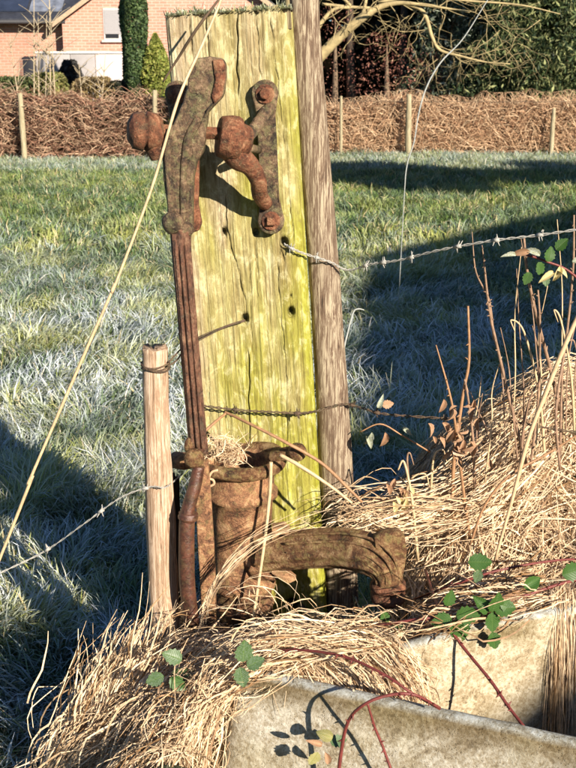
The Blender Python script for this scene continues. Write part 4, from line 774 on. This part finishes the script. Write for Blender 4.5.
# ---------------------------------------------------------------- far hedges
def tangle(name, x0, x1, y0, y1, z0, z1, n, rad, cols, label, mode='hedge', cat='hedge', kind=None, K=6):
    x = rng.uniform(x0, x1, n); y = rng.uniform(y0, y1, n); z = z0 + (z1 - z0) * rng.random(n) ** (1.3 if mode == 'hedge' else .9)
    L = rng.uniform(.25, .8, n); th = rng.uniform(0, 6.28, n); up = rng.uniform(-.1, 1.3, n) if mode == 'hedge' else rng.uniform(-.6, .8, n)
    C = np.zeros((n, K, 3)); cv = rng.normal(0, .5 if mode == 'hedge' else 1.2, n); sag = rng.uniform(0, 1.6, n) * (0.6 if mode == 'hedge' else 1.2)
    for k in range(K):
        C[:, k] = np.stack([x, y, np.minimum(z, z1 + .25)], 1); e = up - sag * k / K; st = L / K
        x = x + np.cos(th) * np.cos(e) * st; y = y + np.sin(th) * np.cos(e) * st * .5; z = np.maximum(z + np.sin(e) * st, z0); th = th + cv / K
    C[:, :, 2] = -.3 + (C[:, :, 2] + .3) * (.82 + .32 * fbm(C[:, :, 0] * 1.3, C[:, :, 0] * 0, 3))
    ci = rng.integers(0, len(cols), n); cc = np.array(cols)[ci] * rng.uniform(.7, 1.25, (n, 1))
    o = mesh_obj(name, prisms(name, C, rng.uniform(rad * .6, rad * 1.4, n), cc), twig_mat)
    return o
def leaves_cloud(name, C, size, cols, mat=leaf_far, stretch=2.0, down=0.0):
    """one small bent leaf quad (two tris) at each point"""
    n = len(C); a = rng.normal(0, 1, (n, 3)); a[:, 2] -= down; a /= np.linalg.norm(a, axis=1, keepdims=True); b = np.cross(a, rng.normal(0, 1, (n, 3))); b /= np.linalg.norm(b, axis=1, keepdims=True)
    s = size * rng.uniform(.6, 1.4, (n, 1)); V = np.stack([C - a * s * stretch * .5, C + b * s * .5, C + a * s * stretch * .5, C - b * s * .5], 1).reshape(-1, 3)
    f = (np.arange(n) * 4)[:, None] + np.arange(4)[None, :]; return from_arrays(name, V, f, np.repeat(cols, 4, axis=0))
BY = 28.5
def base_hedge(name, xa, xb, label, cat, Y0, top, brown, twc, nt, nl, leafc, mode='hedge'):
    t = empty(name, ((xa + xb) / 2, Y0, -.3)); tag(t, label, cat)
    tw = tangle('twigs', xa, xb, Y0 - .3, Y0 + .5, -.3, top, nt, .0085 if mode == 'hedge' else .010, twc, None, mode); tw['kind'] = 'stuff'; tw.parent = t; tw.matrix_parent_inverse = t.matrix_world.inverted() if False else Matrix.Translation(-t.location)
    C = np.stack([rng.uniform(xa, xb, nl), rng.uniform(Y0 + .0, Y0 + .6, nl), -.3 + (top + .25) * rng.random(nl)], 1); C[:, 2] = -.3 + (C[:, 2] + .3) * (.82 + .32 * fbm(C[:, 0] * 1.3, C[:, 0] * 0, 3))
    cl = np.array(leafc)[rng.integers(0, len(leafc), nl)] * rng.uniform(.6, 1.3, (nl, 1))
    lv = mesh_obj('dead_leaves', leaves_cloud('dead_leaves', C, .055, cl), leaf_far); lv['kind'] = 'stuff'; lv.parent = t; lv.matrix_parent_inverse = Matrix.Translation(-t.location); return t
tanw = [(.66, .44, .27), (.55, .35, .21), (.75, .55, .36), (.34, .19, .11)]
base_hedge('beech_hedge', .4, 10.5, 'clipped brown beech hedge across the far right end of the field', 'hedge', BY, 1.02, 1, tanw, 15000, 22000, [(.46, .26, .15), (.55, .34, .2), (.32, .16, .09), (.12, .06, .035)])
base_hedge('bramble_hedge', -10.5, -2.2, 'tangled reddish-brown bramble hedge at the far left in front of the house', 'hedge', 26.5, 1.15, 1, [(.50, .32, .21), (.34, .18, .12), (.6, .42, .28), (.16, .08, .05)], 9000, 10000, [(.22, .11, .065), (.07, .04, .02), (.22, .12, .07), (.05, .035, .02)], 'tangle')
base_hedge('bramble_hedge', -2.2, .4, 'dense brown brambles in the far hedge line hidden behind the posts', 'hedge', 27.5, 1.1, 1, [(.34, .2, .13), (.22, .11, .07)], 1500, 4500, [(.15, .075, .045), (.07, .04, .02)], 'tangle')
# privet top behind the brambles
def bush(name, cx, cy, z0, rx, ry, h, n, size, cols, label, cat='bush', group=None, cone=False, top=None, shell=.5):
    t = empty(name, (cx, cy, z0)); tag(t, label, cat, group)
    a = rng.uniform(0, 6.28, n); q = rng.random(n)
    if cone: zz = q ** 1.25; rr = np.minimum(1, 3.2 * (1 - zz) ** .8) * np.minimum(1, .75 + zz * 2) if top else (1 - zz) ** .85
    else: zz = q; rr = np.sqrt(np.clip(1 - (2 * zz - 1) ** 2 * .8, 0, 1))
    rad = (1 - shell * rng.random(n) ** 2) * (.82 + .36 * fbm(a * 1.6, zz * 7 + cx, 2)) * rr
    C = np.stack([np.cos(a) * rad * rx, np.sin(a) * rad * ry, zz * h], 1)
    cl = np.array(cols)[rng.integers(0, len(cols), n)] * (.65 + .8 * fbm(a * 3, zz * 16, 2))[:, None]
    lv = mesh_obj('crown', leaves_cloud('crown', C, size * (.5 if name == 'copper_shrub' else 1), cl), leaf_far, t)
    g = MB(); g.tube([(0, 0, -.1, rx * .12 + .03), (0.02, 0, h * .5, rx * .07 + .02), (0, .02, h * .9, .01)], 8, 3); g.build('trunk', bark_far, t)
    return t
bark_far = m_plain('far_bark', (.16, .11, .07), .9, .4, 6)
xa = P(137, 105, 29)
bush('cypress', xa.x, 29, -.3, .33, .33, 4.75, 26000, .045, [(.055, .10, .035), (.11, .16, .06), (.03, .055, .025)], 'tall narrow dark green columnar cypress before the brick gable', 'tree', cone=True, top=1, shell=.35)
xb = P(157, 100, 28.8)
bush('small_conifer', xb.x, 28.8, -.3, .34, .34, 2.95, 13000, .05, [(.22, .25, .05), (.16, .2, .04), (.3, .3, .08)], 'small yellow-green pointed conifer just right of the tall cypress', 'tree', cone=True, top=1)
for k, (px, pw, hh, cols, lab) in enumerate([(15, 38, 1.9, [(.07, .1, .035), (.12, .13, .05)], 'dark green clipped bush at the far left behind the brambles'), (50, 26, 2.0, [(.24, .22, .08), (.18, .2, .06)], 'olive twiggy bush left of the white garage wall'), (95, 30, 1.9, [(.26, .19, .08), (.18, .13, .07)], 'yellowish bush in front of the pale garage wall'), (118, 14, 1.8, [(.02, .02, .012), (.03, .035, .02)], 'very dark low bush at the foot of the cypress')]):
    q = P(px, 100, 28.2 + k * .15); bush('garden_bush', q.x, 28.2 + k * .15, -.3, pw * .026, .6, hh, 6500, .05, cols, lab, shell=.7)
q = P(70, 70, 33.2); bush('round_shrub', q.x, 33.2, 1.1, .34, .3, 1.0, 3500, .05, [(.03, .03, .03), (.05, .045, .04)], 'small dark round shrub against the white garage wall'); 
# bare saplings in front of the house
def saplings():
    n = 9
    for k in range(n):
        px = [38, 44, 50, 56, 33, 84, 98, 12, 22][k]; q = P(px, 110, 27.6); t_ = empty('bare_sapling', (q.x, 27.6, -.3)); tag(t_, ['thin bare sapling %s' % q_ for q_ in ('left of the tallest saplings, before the red brick wall', 'second from the left in the close sapling clump', 'in the middle of the sapling clump before the garage corner', 'fourth along in the sapling clump near the roof end', 'tallest on the left of the sapling clump', 'before the left half of the white garage wall', 'before the right half of the white garage wall', 'nearest the left edge of the picture', 'second from the left edge, before the red brick wall')][k], 'tree', 'bare saplings in front of the house')
        g = MB(); h = random.uniform(3.2, 4.6) if k < 5 else random.uniform(2.2, 3.2); lx = random.uniform(-.2, .25)
        g.tube([(0, 0, 0, .022), (lx * .3, 0, h * .4, .018), (lx, .05, h, .007)], 6, 4)
        for b in range(12):
            z = random.uniform(.3, .95) * h; a = random.choice((-1, 1)) * random.uniform(.2, .9); L = random.uniform(.3, .9)
            g.tube([(lx * z / h, 0, z, .010), (lx * z / h + a * L * .5, random.uniform(-.2, .2), z + L * .35, .007), (lx * z / h + a * L, random.uniform(-.3, .3), z + L * .55, .004)], 4, 3)
        g.build('stem', pale_twig, t_)
pale_twig = m_plain('pale_bark', (.4, .33, .22), .8, .3, 30); saplings()
# posts in the hedge line
hedge_post = m_post('hedge_post_wood', (.10, .08, .05), (.28, .24, .15), (.45, .39, .26), .5, .3)
for (px, y0, y1, r, Y, lab) in [(25, 93, 158, 3.4, 26.0, 'pale wooden fence post in front of the far left brambles'), (155, 90, 150, 3.2, 26.0, 'grey fence post near the small yellow-green conifer'), (408, 94, 150, 3.6, 28.0, 'pale wooden fence post in the middle of the far brown hedge'), (551, 108, 148, 2.6, 28.0, 'thin short post in the far hedge near the right edge'), (341, 96, 150, 1.8, 28.05, 'slim stick post in the hedge just right of the round post')]:
    a = P(px, y1 + 4, Y); b = P(px, y0, Y); rr = r * M_(px, y0, Y); g = MB(); lx = random.uniform(-.06, .06); rr *= .82; g.tube([(0, 0, -.3, rr), (lx * .5, 0, (b.z - a.z) * .5, rr * 1.05), (lx, 0, b.z - a.z, rr * .85)], 10, 4, rough=.12)
    o = g.build('fence_post', hedge_post); o.location = a; tag(o, lab, 'post', 'fence posts along the far hedge')
for (xa_, xb_, Y, z, lab) in [(-10.5, 0, 25.95, .95, 'thin wire strung along the left bramble hedge'), (.4, 10.5, 28.1, 1.03, 'thin wire running along the top of the far brown hedge')]:
    g = MB(); g.tube([(xa_, Y, z, .008), ((xa_ + xb_) / 2, Y, z - .03, .008), (xb_, Y, z, .008)], 5, 8); tag(g.build('hedge_wire', wire_rust), lab, 'wire')

# ---------------------------------------------------------------- house
HY = 35.0
def hx(px): return P(px, 60, HY).x
def hz(py): return P(100, py, HY).z
house = empty('brick_house', (hx(120), HY, -.3)); tag(house, 'orange brick house with gable, dark frosted roof and half-closed roller shutter', 'house')
def hb(g, name, mat, parent=None, **k):
    bmesh.ops.transform(g.bm, matrix=Matrix.Translation(-house.location), verts=g.bm.verts); return g.build(name, mat, parent or house, **k)
brick_o = m_brick('orange_brick', (.50, .18, .12), (.60, .26, .18), (.66, .46, .38)); brick_r = m_brick('shaded_red_brick', (.36, .16, .10), (.46, .22, .14), (.45, .35, .28))  # side wall brick toned darker and redder for its weaker light
gx0, gx1 = hx(64), hx(290); ez = hz(21); gxm = (gx0 + gx1) / 2; pz = ez + (gxm - gx0) * .68
g = MB(); g.slab([(gx0, HY, -.3), (gx1, HY, -.3), (gx1, HY, ez), (gxm, HY, pz), (gx0, HY, ez)], (0, 7, 0)); hb(g, 'gable_wall', brick_o)
g = MB(); g.box(hx(-150), gx0 - .003, HY + .5, HY + 7, -.3, ez); hb(g, 'side_wall', brick_r)
slate = m_plain('dark_slate', (.035, .038, .05), .4, .5, 3)
g = MB(); x0, x1 = hx(-160), gx0 + .1
g.slab([(x0, HY + .05, ez - .02), (x1, HY + .05, ez - .02), (x1 + 1.8, HY + 3.6, ez + 2.4), (x0, HY + 3.6, ez + 2.4)], (0, 0, .09)); roof = hb(g, 'main_roof', slate)
fros = m_plain('frosted_panel', (.16, .18, .23), .35, .6, 2.5); blp = m_plain('dark_panel', (.03, .04, .07), .2, .3, 2)
for r_ in range(3):
    for c_ in range(7):
        xx = x0 + 1.5 + c_ * 1.08 + r_ * .1; y_ = .3 + r_ * 1.05; yy = HY + .05 + y_; zz = ez + .09 + y_ * .68
        if xx + 1 > x1: continue
        g = MB(); g.slab([(xx, yy, zz), (xx + 1.0, yy, zz), (xx + 1.0, yy + .95, zz + .95 * .68), (xx, yy + .95, zz + .95 * .68)], (0, -.01, .04)); hb(g, 'roof_panel', fros if (r_ + c_) % 2 == 0 and r_ < 2 else blp, roof)
g = MB(); g.tube([(x0, HY + .0, ez - .02, .06), (x1, HY + .0, ez - .02, .06)], 8, 1); hb(g, 'gutter', m_plain('dark_gutter', (.04, .04, .045)))
for s0, s1 in ((gx0 - .25, gxm), (gx1 + .25, gxm)):
    za = ez - .17; g = MB(); g.slab([(s0, HY - .25, za), (s1, HY - .25, pz), (s1, HY - .25, pz + .16), (s0, HY - .25, za + .16)], (0, 7.4, 0)); hb(g, 'gable_roof', slate)
    g = MB(); g.slab([(s0, HY - .29, za - .03), (s1, HY - .29, pz - .03), (s1, HY - .29, pz + .12), (s0, HY - .29, za + .12)], (0, .035, 0)); hb(g, 'bargeboard', m_plain('tan_board', (.42, .3, .2)))
wx0, wx1, wz0, wz1 = hx(105), hx(128), hz(40), hz(8)
g = MB(); g.box(wx0, wx1, HY - .03, HY + .02, wz0, wz1); win = hb(g, 'window', m_plain('window_frame_grey', (.5, .48, .46), .5, .1))
g = MB()
for k in range(14):
    z1_ = wz1 - .05 - k * (wz1 - wz0 - .22) / 14; g.box(wx0 + .04, wx1 - .04, HY - .05 - .004 * (k % 2), HY - .031, z1_ - (wz1 - wz0 - .22) / 14 + .006, z1_)
hb(g, 'shutter', m_plain('shutter_grey', (.36, .35, .36), .5, .1), win)
g = MB(); g.box(wx0 + .05, wx1 - .25, HY - .034, HY - .0305, wz0 + .05, wz0 + .17); hb(g, 'pane', m_plain('dark_glass', (.02, .02, .025), .1), win)
g = MB(); g.box(wx0 - .06, wx1 + .06, HY - .1, HY + .01, wz0 - .07, wz0 - .003); hb(g, 'sill', m_plain('stone_sill', (.5, .48, .44)), win)
g = MB(); g.box(wx0 + .2, hx(128), HY - .16, HY - .003, hz(54), hz(51)); hb(g, 'canopy', m_plain('dark_canopy', (.05, .03, .03)))
gar = empty('garage_wall', (hx(80), HY - 1.2, -.3)); tag(gar, 'low white panelled garage wall in front of the brick house', 'wall')
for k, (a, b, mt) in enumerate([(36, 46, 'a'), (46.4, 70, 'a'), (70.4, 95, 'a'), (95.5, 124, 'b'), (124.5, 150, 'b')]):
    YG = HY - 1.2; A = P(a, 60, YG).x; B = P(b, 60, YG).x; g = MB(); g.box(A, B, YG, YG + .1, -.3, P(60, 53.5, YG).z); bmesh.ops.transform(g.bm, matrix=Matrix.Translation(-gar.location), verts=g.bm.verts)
    g.build('panel', bpy.data.materials.get('panel_light_tone_' + mt) or m_plain('panel_light_tone_' + mt, (.33, .31, .31) if mt == 'a' else (.60, .52, .49), .7, .12, 3), gar, bevel=.01)  # left panels greyed as shaded, right ones bright: light put into the colour
g = MB(); YG = HY - 1.2; g.box(P(35, 60, YG).x, P(152, 60, YG).x, YG - .05, YG + .15, P(60, 53.4, YG).z, P(60, 51.5, YG).z); bmesh.ops.transform(g.bm, matrix=Matrix.Translation(-gar.location), verts=g.bm.verts); g.build('coping', m_plain('coping_white', (.75, .73, .7)), gar)
bn = empty('dark_bin', tuple(P(30, 90, HY - 1.5))); g = MB(); g.box(-.17, .17, 0, .3, 0, .86); g.build('body', m_plain('bin_dark', (.02, .02, .025), .4), bn, bevel=.02); g = MB(); g.slab([(-.19, -.03, .865), (.19, -.03, .865), (.19, .33, .93), (-.19, .33, .93)], (0, 0, .04)); g.build('lid', bpy.data.materials['bin_dark'], bn, bevel=.01); tag(bn, 'small dark bin left of the white garage wall', 'bin')

# ---------------------------------------------------------------- trees on the right
def bare_tree():
    t = empty('bare_tree', tuple(P(296, 160, 22))); t.location.z = -.3; tag(t, 'bare tree with thick yellow lit limb reaching over the far hedge', 'tree')
    loc = t.location; yb = m_plain('lit_bark', (.38, .30, .15), .8, .35, 8)
    def T(g, pts): g.tube([(x - loc.x, y - loc.y, z - loc.z, r) for x, y, z, r in (PX(*p) for p in pts)], 9, 6, rough=.06)
    g = MB(); b = P(296, 160, 22); g.tube([(0, 0, -.2, .28), (.02, 0, 1.0, .22), (-.05, 0, 3, .2), (0, 0, 6, .12), (.3, 0, 9, .03)], 12, 6, rough=.04); g.build('trunk', yb, t)
    limbs = [[(296, 82, 22, 8), (322, 54, 22, 5.6), (345, 32, 21.9, 5), (362, 18, 21.8, 4.4), (378, 8, 21.8, 3.2), (400, 3, 21.7, 2.2), (430, 6, 21.6, 1.3), (470, 12, 21.5, .8)],
             [(402, 3, 21.7, 1.8), (420, 9, 21.7, 2.0), (427, 20, 21.7, 2.0), (432, 37, 21.6, 1.7), (440, 50, 21.6, 1.5), (460, 56, 21.5, 1.2), (485, 62, 21.4, .9), (510, 64, 21.3, .5)],
             [(362, 18, 21.8, 2), (366, 0, 21.8, 1.6), (368, -20, 21.8, 1.2)],
             [(378, 2, 21.2, 1.2), (420, -3, 21.2, 1.2), (470, 1, 21.2, 1.0), (520, 5, 21.2, .8), (560, 14, 21.2, .4)],
             [(296, 60, 22, 4), (330, 12, 22, 1.8), (350, 5, 22, 1.4), (300, -30, 22, 1)],
             [(322, 4, 22.4, 1.4), (350, 7, 22.4, 1.5), (370, 8, 22.4, 1.3)]]
    for l in limbs[:1]: g = MB(); T(g, l); g.build('limb', yb, t)
    g = MB()
    for l in limbs[1:]: T(g, l)
    def rec(px, py, a, L, r, d, Y):
        pts = [(px, py, Y, r)]; x, y = px, py
        for k in range(4):
            a += random.gauss(0, .35); x += math.cos(a) * L / 4; y += math.sin(a) * L / 4; pts.append((x, y, Y + random.uniform(-.1, .1), r * (1 - .18 * (k + 1))))
            if d > 0 and random.random() < .7: rec(x, y, a + random.choice((-1, 1)) * random.uniform(.4, 1.1), L * .62, r * .6, d - 1, Y + random.uniform(-.3, .3))
        A = [PX(*p) for p in pts]; g.tube([(x_ - loc.x, y_ - loc.y, z_ - loc.z, r_) for x_, y_, z_, r_ in A], 4, 3, cap=False)
    for (x, y, a, L) in [(345, 32, -1.2, 40), (352, 28, 1.2, 26), (368, 12, -.9, 40), (390, 5, .8, 44), (400, 3, .2, 60), (418, 8, 2.2, 30), (425, 15, 1.8, 34), (431, 36, 2.4, 44), (436, 45, .7, 50), (440, 30, -.5, 60), (445, 52, 2.8, 40), (455, 56, .9, 30), (430, 12, -.2, 70), (420, 3, .35, 80), (470, 58, -.5, 50), (480, 60, .5, 50), (333, 40, -1.7, 40), (325, 20, -.4, 50), (330, 5, .4, 50), (375, 4, 1.4, 36), (460, 10, .5, 60), (480, 5, .8, 60), (440, 5, 1.2, 50), (425, 30, 3.0, 50), (500, 30, 2.6, 60), (540, 20, 2.8, 60)]:
        rec(x, y, a, L, .5, 2, 21.7)
    g.build('twigs', yb, t)['kind'] = 'stuff'
bare_tree()
def spruce(x, y, h, rad, n, label, cols, size=.10, group=None):
    t = empty('spruce', (x, y, -.3)); tag(t, label, 'tree', group)
    g = MB(); g.tube([(0, 0, -.2, .2), (0, 0, h * .5, .12), (0, 0, h, .02)], 8, 4); g.build('trunk', bark_far, t)
    nb = 420; C = []; B = []
    zz = .02 + .96 * rng.random(nb) ** 1.3; aa = rng.uniform(0, 6.28, nb); Lb_ = rad * (1 - zz) ** .75 * rng.uniform(.75, 1.12, nb)
    per = n // nb; s = rng.random((nb, per)) ** .65; droop = -.28 * s * Lb_[:, None] * (.5 + s) + .12 * s
    sp = rng.normal(0, 1, (nb, per)) * .13 * (s + .3) * Lb_[:, None] * .9
    r = s * Lb_[:, None]; hang = np.abs(rng.normal(0, .10, (nb, per)))
    X_ = np.cos(aa)[:, None] * r - np.sin(aa)[:, None] * sp; Y_ = np.sin(aa)[:, None] * r + np.cos(aa)[:, None] * sp; Z_ = (zz * h)[:, None] + droop - hang
    C = np.stack([X_.ravel(), Y_.ravel(), Z_.ravel()], 1); C = C[C[:, 2] > .05]; m = len(C)
    cl = np.array(cols)[rng.integers(0, len(cols), m)] * rng.uniform(.55, 1.4, (m, 1))
    mesh_obj('crown', leaves_cloud('crown', C, size, cl, stretch=4.0, down=.8), leaf_far, t)
    return t
sc_cols = [(.05, .08, .03), (.10, .13, .05), (.26, .28, .12), (.02, .04, .018)]
spruce(7.6, 31.5, 11, 3.6, 95000, 'large green spruce with hanging sprays above the right end of the hedge', sc_cols, .045)
spruce(4.9, 33.5, 8, 2.0, 32000, 'smaller frosty blue-green spruce left of the large spruce', [(.14, .18, .11), (.06, .09, .05), (.32, .36, .28), (.03, .05, .025)], .045)
# copper-leaved shrub and dark wood
def shrub_red(px, py, Y, rx, h, n, lab):
    q = P(px, py, Y); return bush('copper_shrub', q.x, Y, -.3, rx, rx * .8, h, n, .07, [(.20, .08, .06), (.12, .045, .035), (.3, .15, .10)], lab, shell=.9)
shrub_red(386, 90, 31.5, .9, 3.1, 1500, 'thin coppery shrub with dead leaves in the dark wood left of the spruces')
shrub_red(428, 90, 32.5, .6, 2.6, 700, 'very thin coppery shrub beside the middle of the dark wood')
shrub_red(335, 40, 33, .8, 3.9, 900, 'reddish leafless shrub just right of the round post')
def dark_wood():
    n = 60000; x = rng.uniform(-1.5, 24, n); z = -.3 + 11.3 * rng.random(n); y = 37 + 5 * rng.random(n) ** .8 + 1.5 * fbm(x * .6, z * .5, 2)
    o = mesh_obj('evergreen_wood', leaves_cloud('evergreen_wood', np.stack([x, y, z], 1), .26, np.array([(.012, .018, .009)]) * rng.uniform(.5, 1.8, (n, 1))), leaf_far)  # near-black leaves: the wood's deep shade is put into the colour
    tag(o, 'mass of evergreen wood coloured almost black for its deep shade behind the hedge and spruces', 'wood', kind='stuff')
    g = MB()
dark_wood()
for k, (px, Y) in enumerate([(352, 36.2), (402, 36.4), (446, 36), (478, 36.3), (520, 36.1)]):
    q = P(px, 100, Y); g = MB(); l = random.uniform(-.3, .3); g.tube([(0, 0, -.2, .16), (l * .3, 0, 3, .13), (l, 0, 9, .05)], 9, 5, rough=.05); o = g.build('tree_trunk', m_plain('dark_trunk', (.05, .035, .025), .9)); o.location = (q.x, Y, -.3); tag(o, 'dim tree trunk in the dark wood, ' + ['nearest the round post', 'behind the middle hedge post', 'left of the smaller spruce', 'behind the smaller spruce', 'behind the large spruce'][k], 'tree', 'tree trunks in the dark wood')
# unseen tall evergreens added on the right to shade the wood
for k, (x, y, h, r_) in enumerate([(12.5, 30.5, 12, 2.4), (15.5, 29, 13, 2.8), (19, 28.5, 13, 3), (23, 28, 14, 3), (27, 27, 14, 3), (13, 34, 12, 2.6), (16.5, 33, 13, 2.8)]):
    bush('shade_evergreen', x, y, -.3, r_, r_, h, 9000, .42, [(.03, .05, .02), (.05, .07, .03)], 'unseen dense evergreen added past the hedge end to shade the wood, ' + ['nearest the large spruce', 'second in the front row', 'middle of the front row', 'fourth in the front row', 'farthest right', 'behind the nearest one', 'second in the back row'][k], 'tree', 'added evergreens shading the wood', cone=False, shell=.8)

# ---------------------------------------------------------------- unseen building and trees put in to shade part of the field
def back(p, s): return Vector(p) + SUNV * s
c0 = G(352, 262); c1 = G(600, 203); cA = back(c0, 16); dist = 16
shadow_barn = empty('shadow_barn', (cA.x, cA.y, -.3)); tag(shadow_barn, 'unseen low brick building added off to the right, shaped to shade the field', 'shadow_barn')  # made-up building, its plan traced from the shadow edge on the field
roofz = cA.z
dirw = Vector((c1.x - c0.x, c1.y - c0.y, 0)).normalized(); c2 = G(330, 520); dirs = Vector((c2.x - c0.x, c2.y - c0.y, 0)).normalized()
q0 = Vector((0, 0, 0)); q1 = dirw * 12; q3 = dirs * 9; q2 = q1 + dirs * 9
g = MB(); g.slab([tuple(q) for q in (q0, q1, q2, q3)], (0, 0, roofz + .3 - .2)); g.build('wall', brick_r, shadow_barn)
g = MB(); g.slab([tuple(q + Vector((0, 0, roofz + .3 - .195))) for q in (q0 - dirw * .1 - dirs * .1, q1 + dirw * .2 - dirs * .1, q2 + dirw * .2 + dirs * .2, q3 - dirw * .1 + dirs * .2)], (0, 0, .2)); g.build('roof', slate, shadow_barn)

for k, (x, y, h) in enumerate([(11.2, 5.2, 8.6), (13.1, 5.9, 8.9), (15.1, 5.0, 8.4), (17.2, 5.7, 9.0), (19.3, 5.4, 8.6)]):  # unseen trees placed so their crowns cast a shadow band
    t = empty('shade_tree', (x, y, -.3)); tag(t, 'unseen round-headed tree placed to shade the field, ' + ['nearest the pump', 'second from the pump', 'middle of the row', 'fourth from the pump', 'farthest from the pump'][k], 'tree', 'unseen trees shading the field')
    g = MB(); g.tube([(0, 0, -.1, .13), (.05, 0, h * .5, .09), (0, 0, h * .9, .03)], 8, 4); g.build('trunk', bark_far, t)
    n = 5000; C = rng.normal(0, 1, (n, 3)); C /= np.linalg.norm(C, axis=1, keepdims=True); C = C * (rng.random((n, 1)) ** .4) * np.array([1.35, 1.35, 1.25]) + np.array([0, 0, h - 1.2])
    mesh_obj('crown', leaves_cloud('crown', C, .17, np.tile(np.array([.06, .09, .03]), (n, 1))), leaf_far, t)
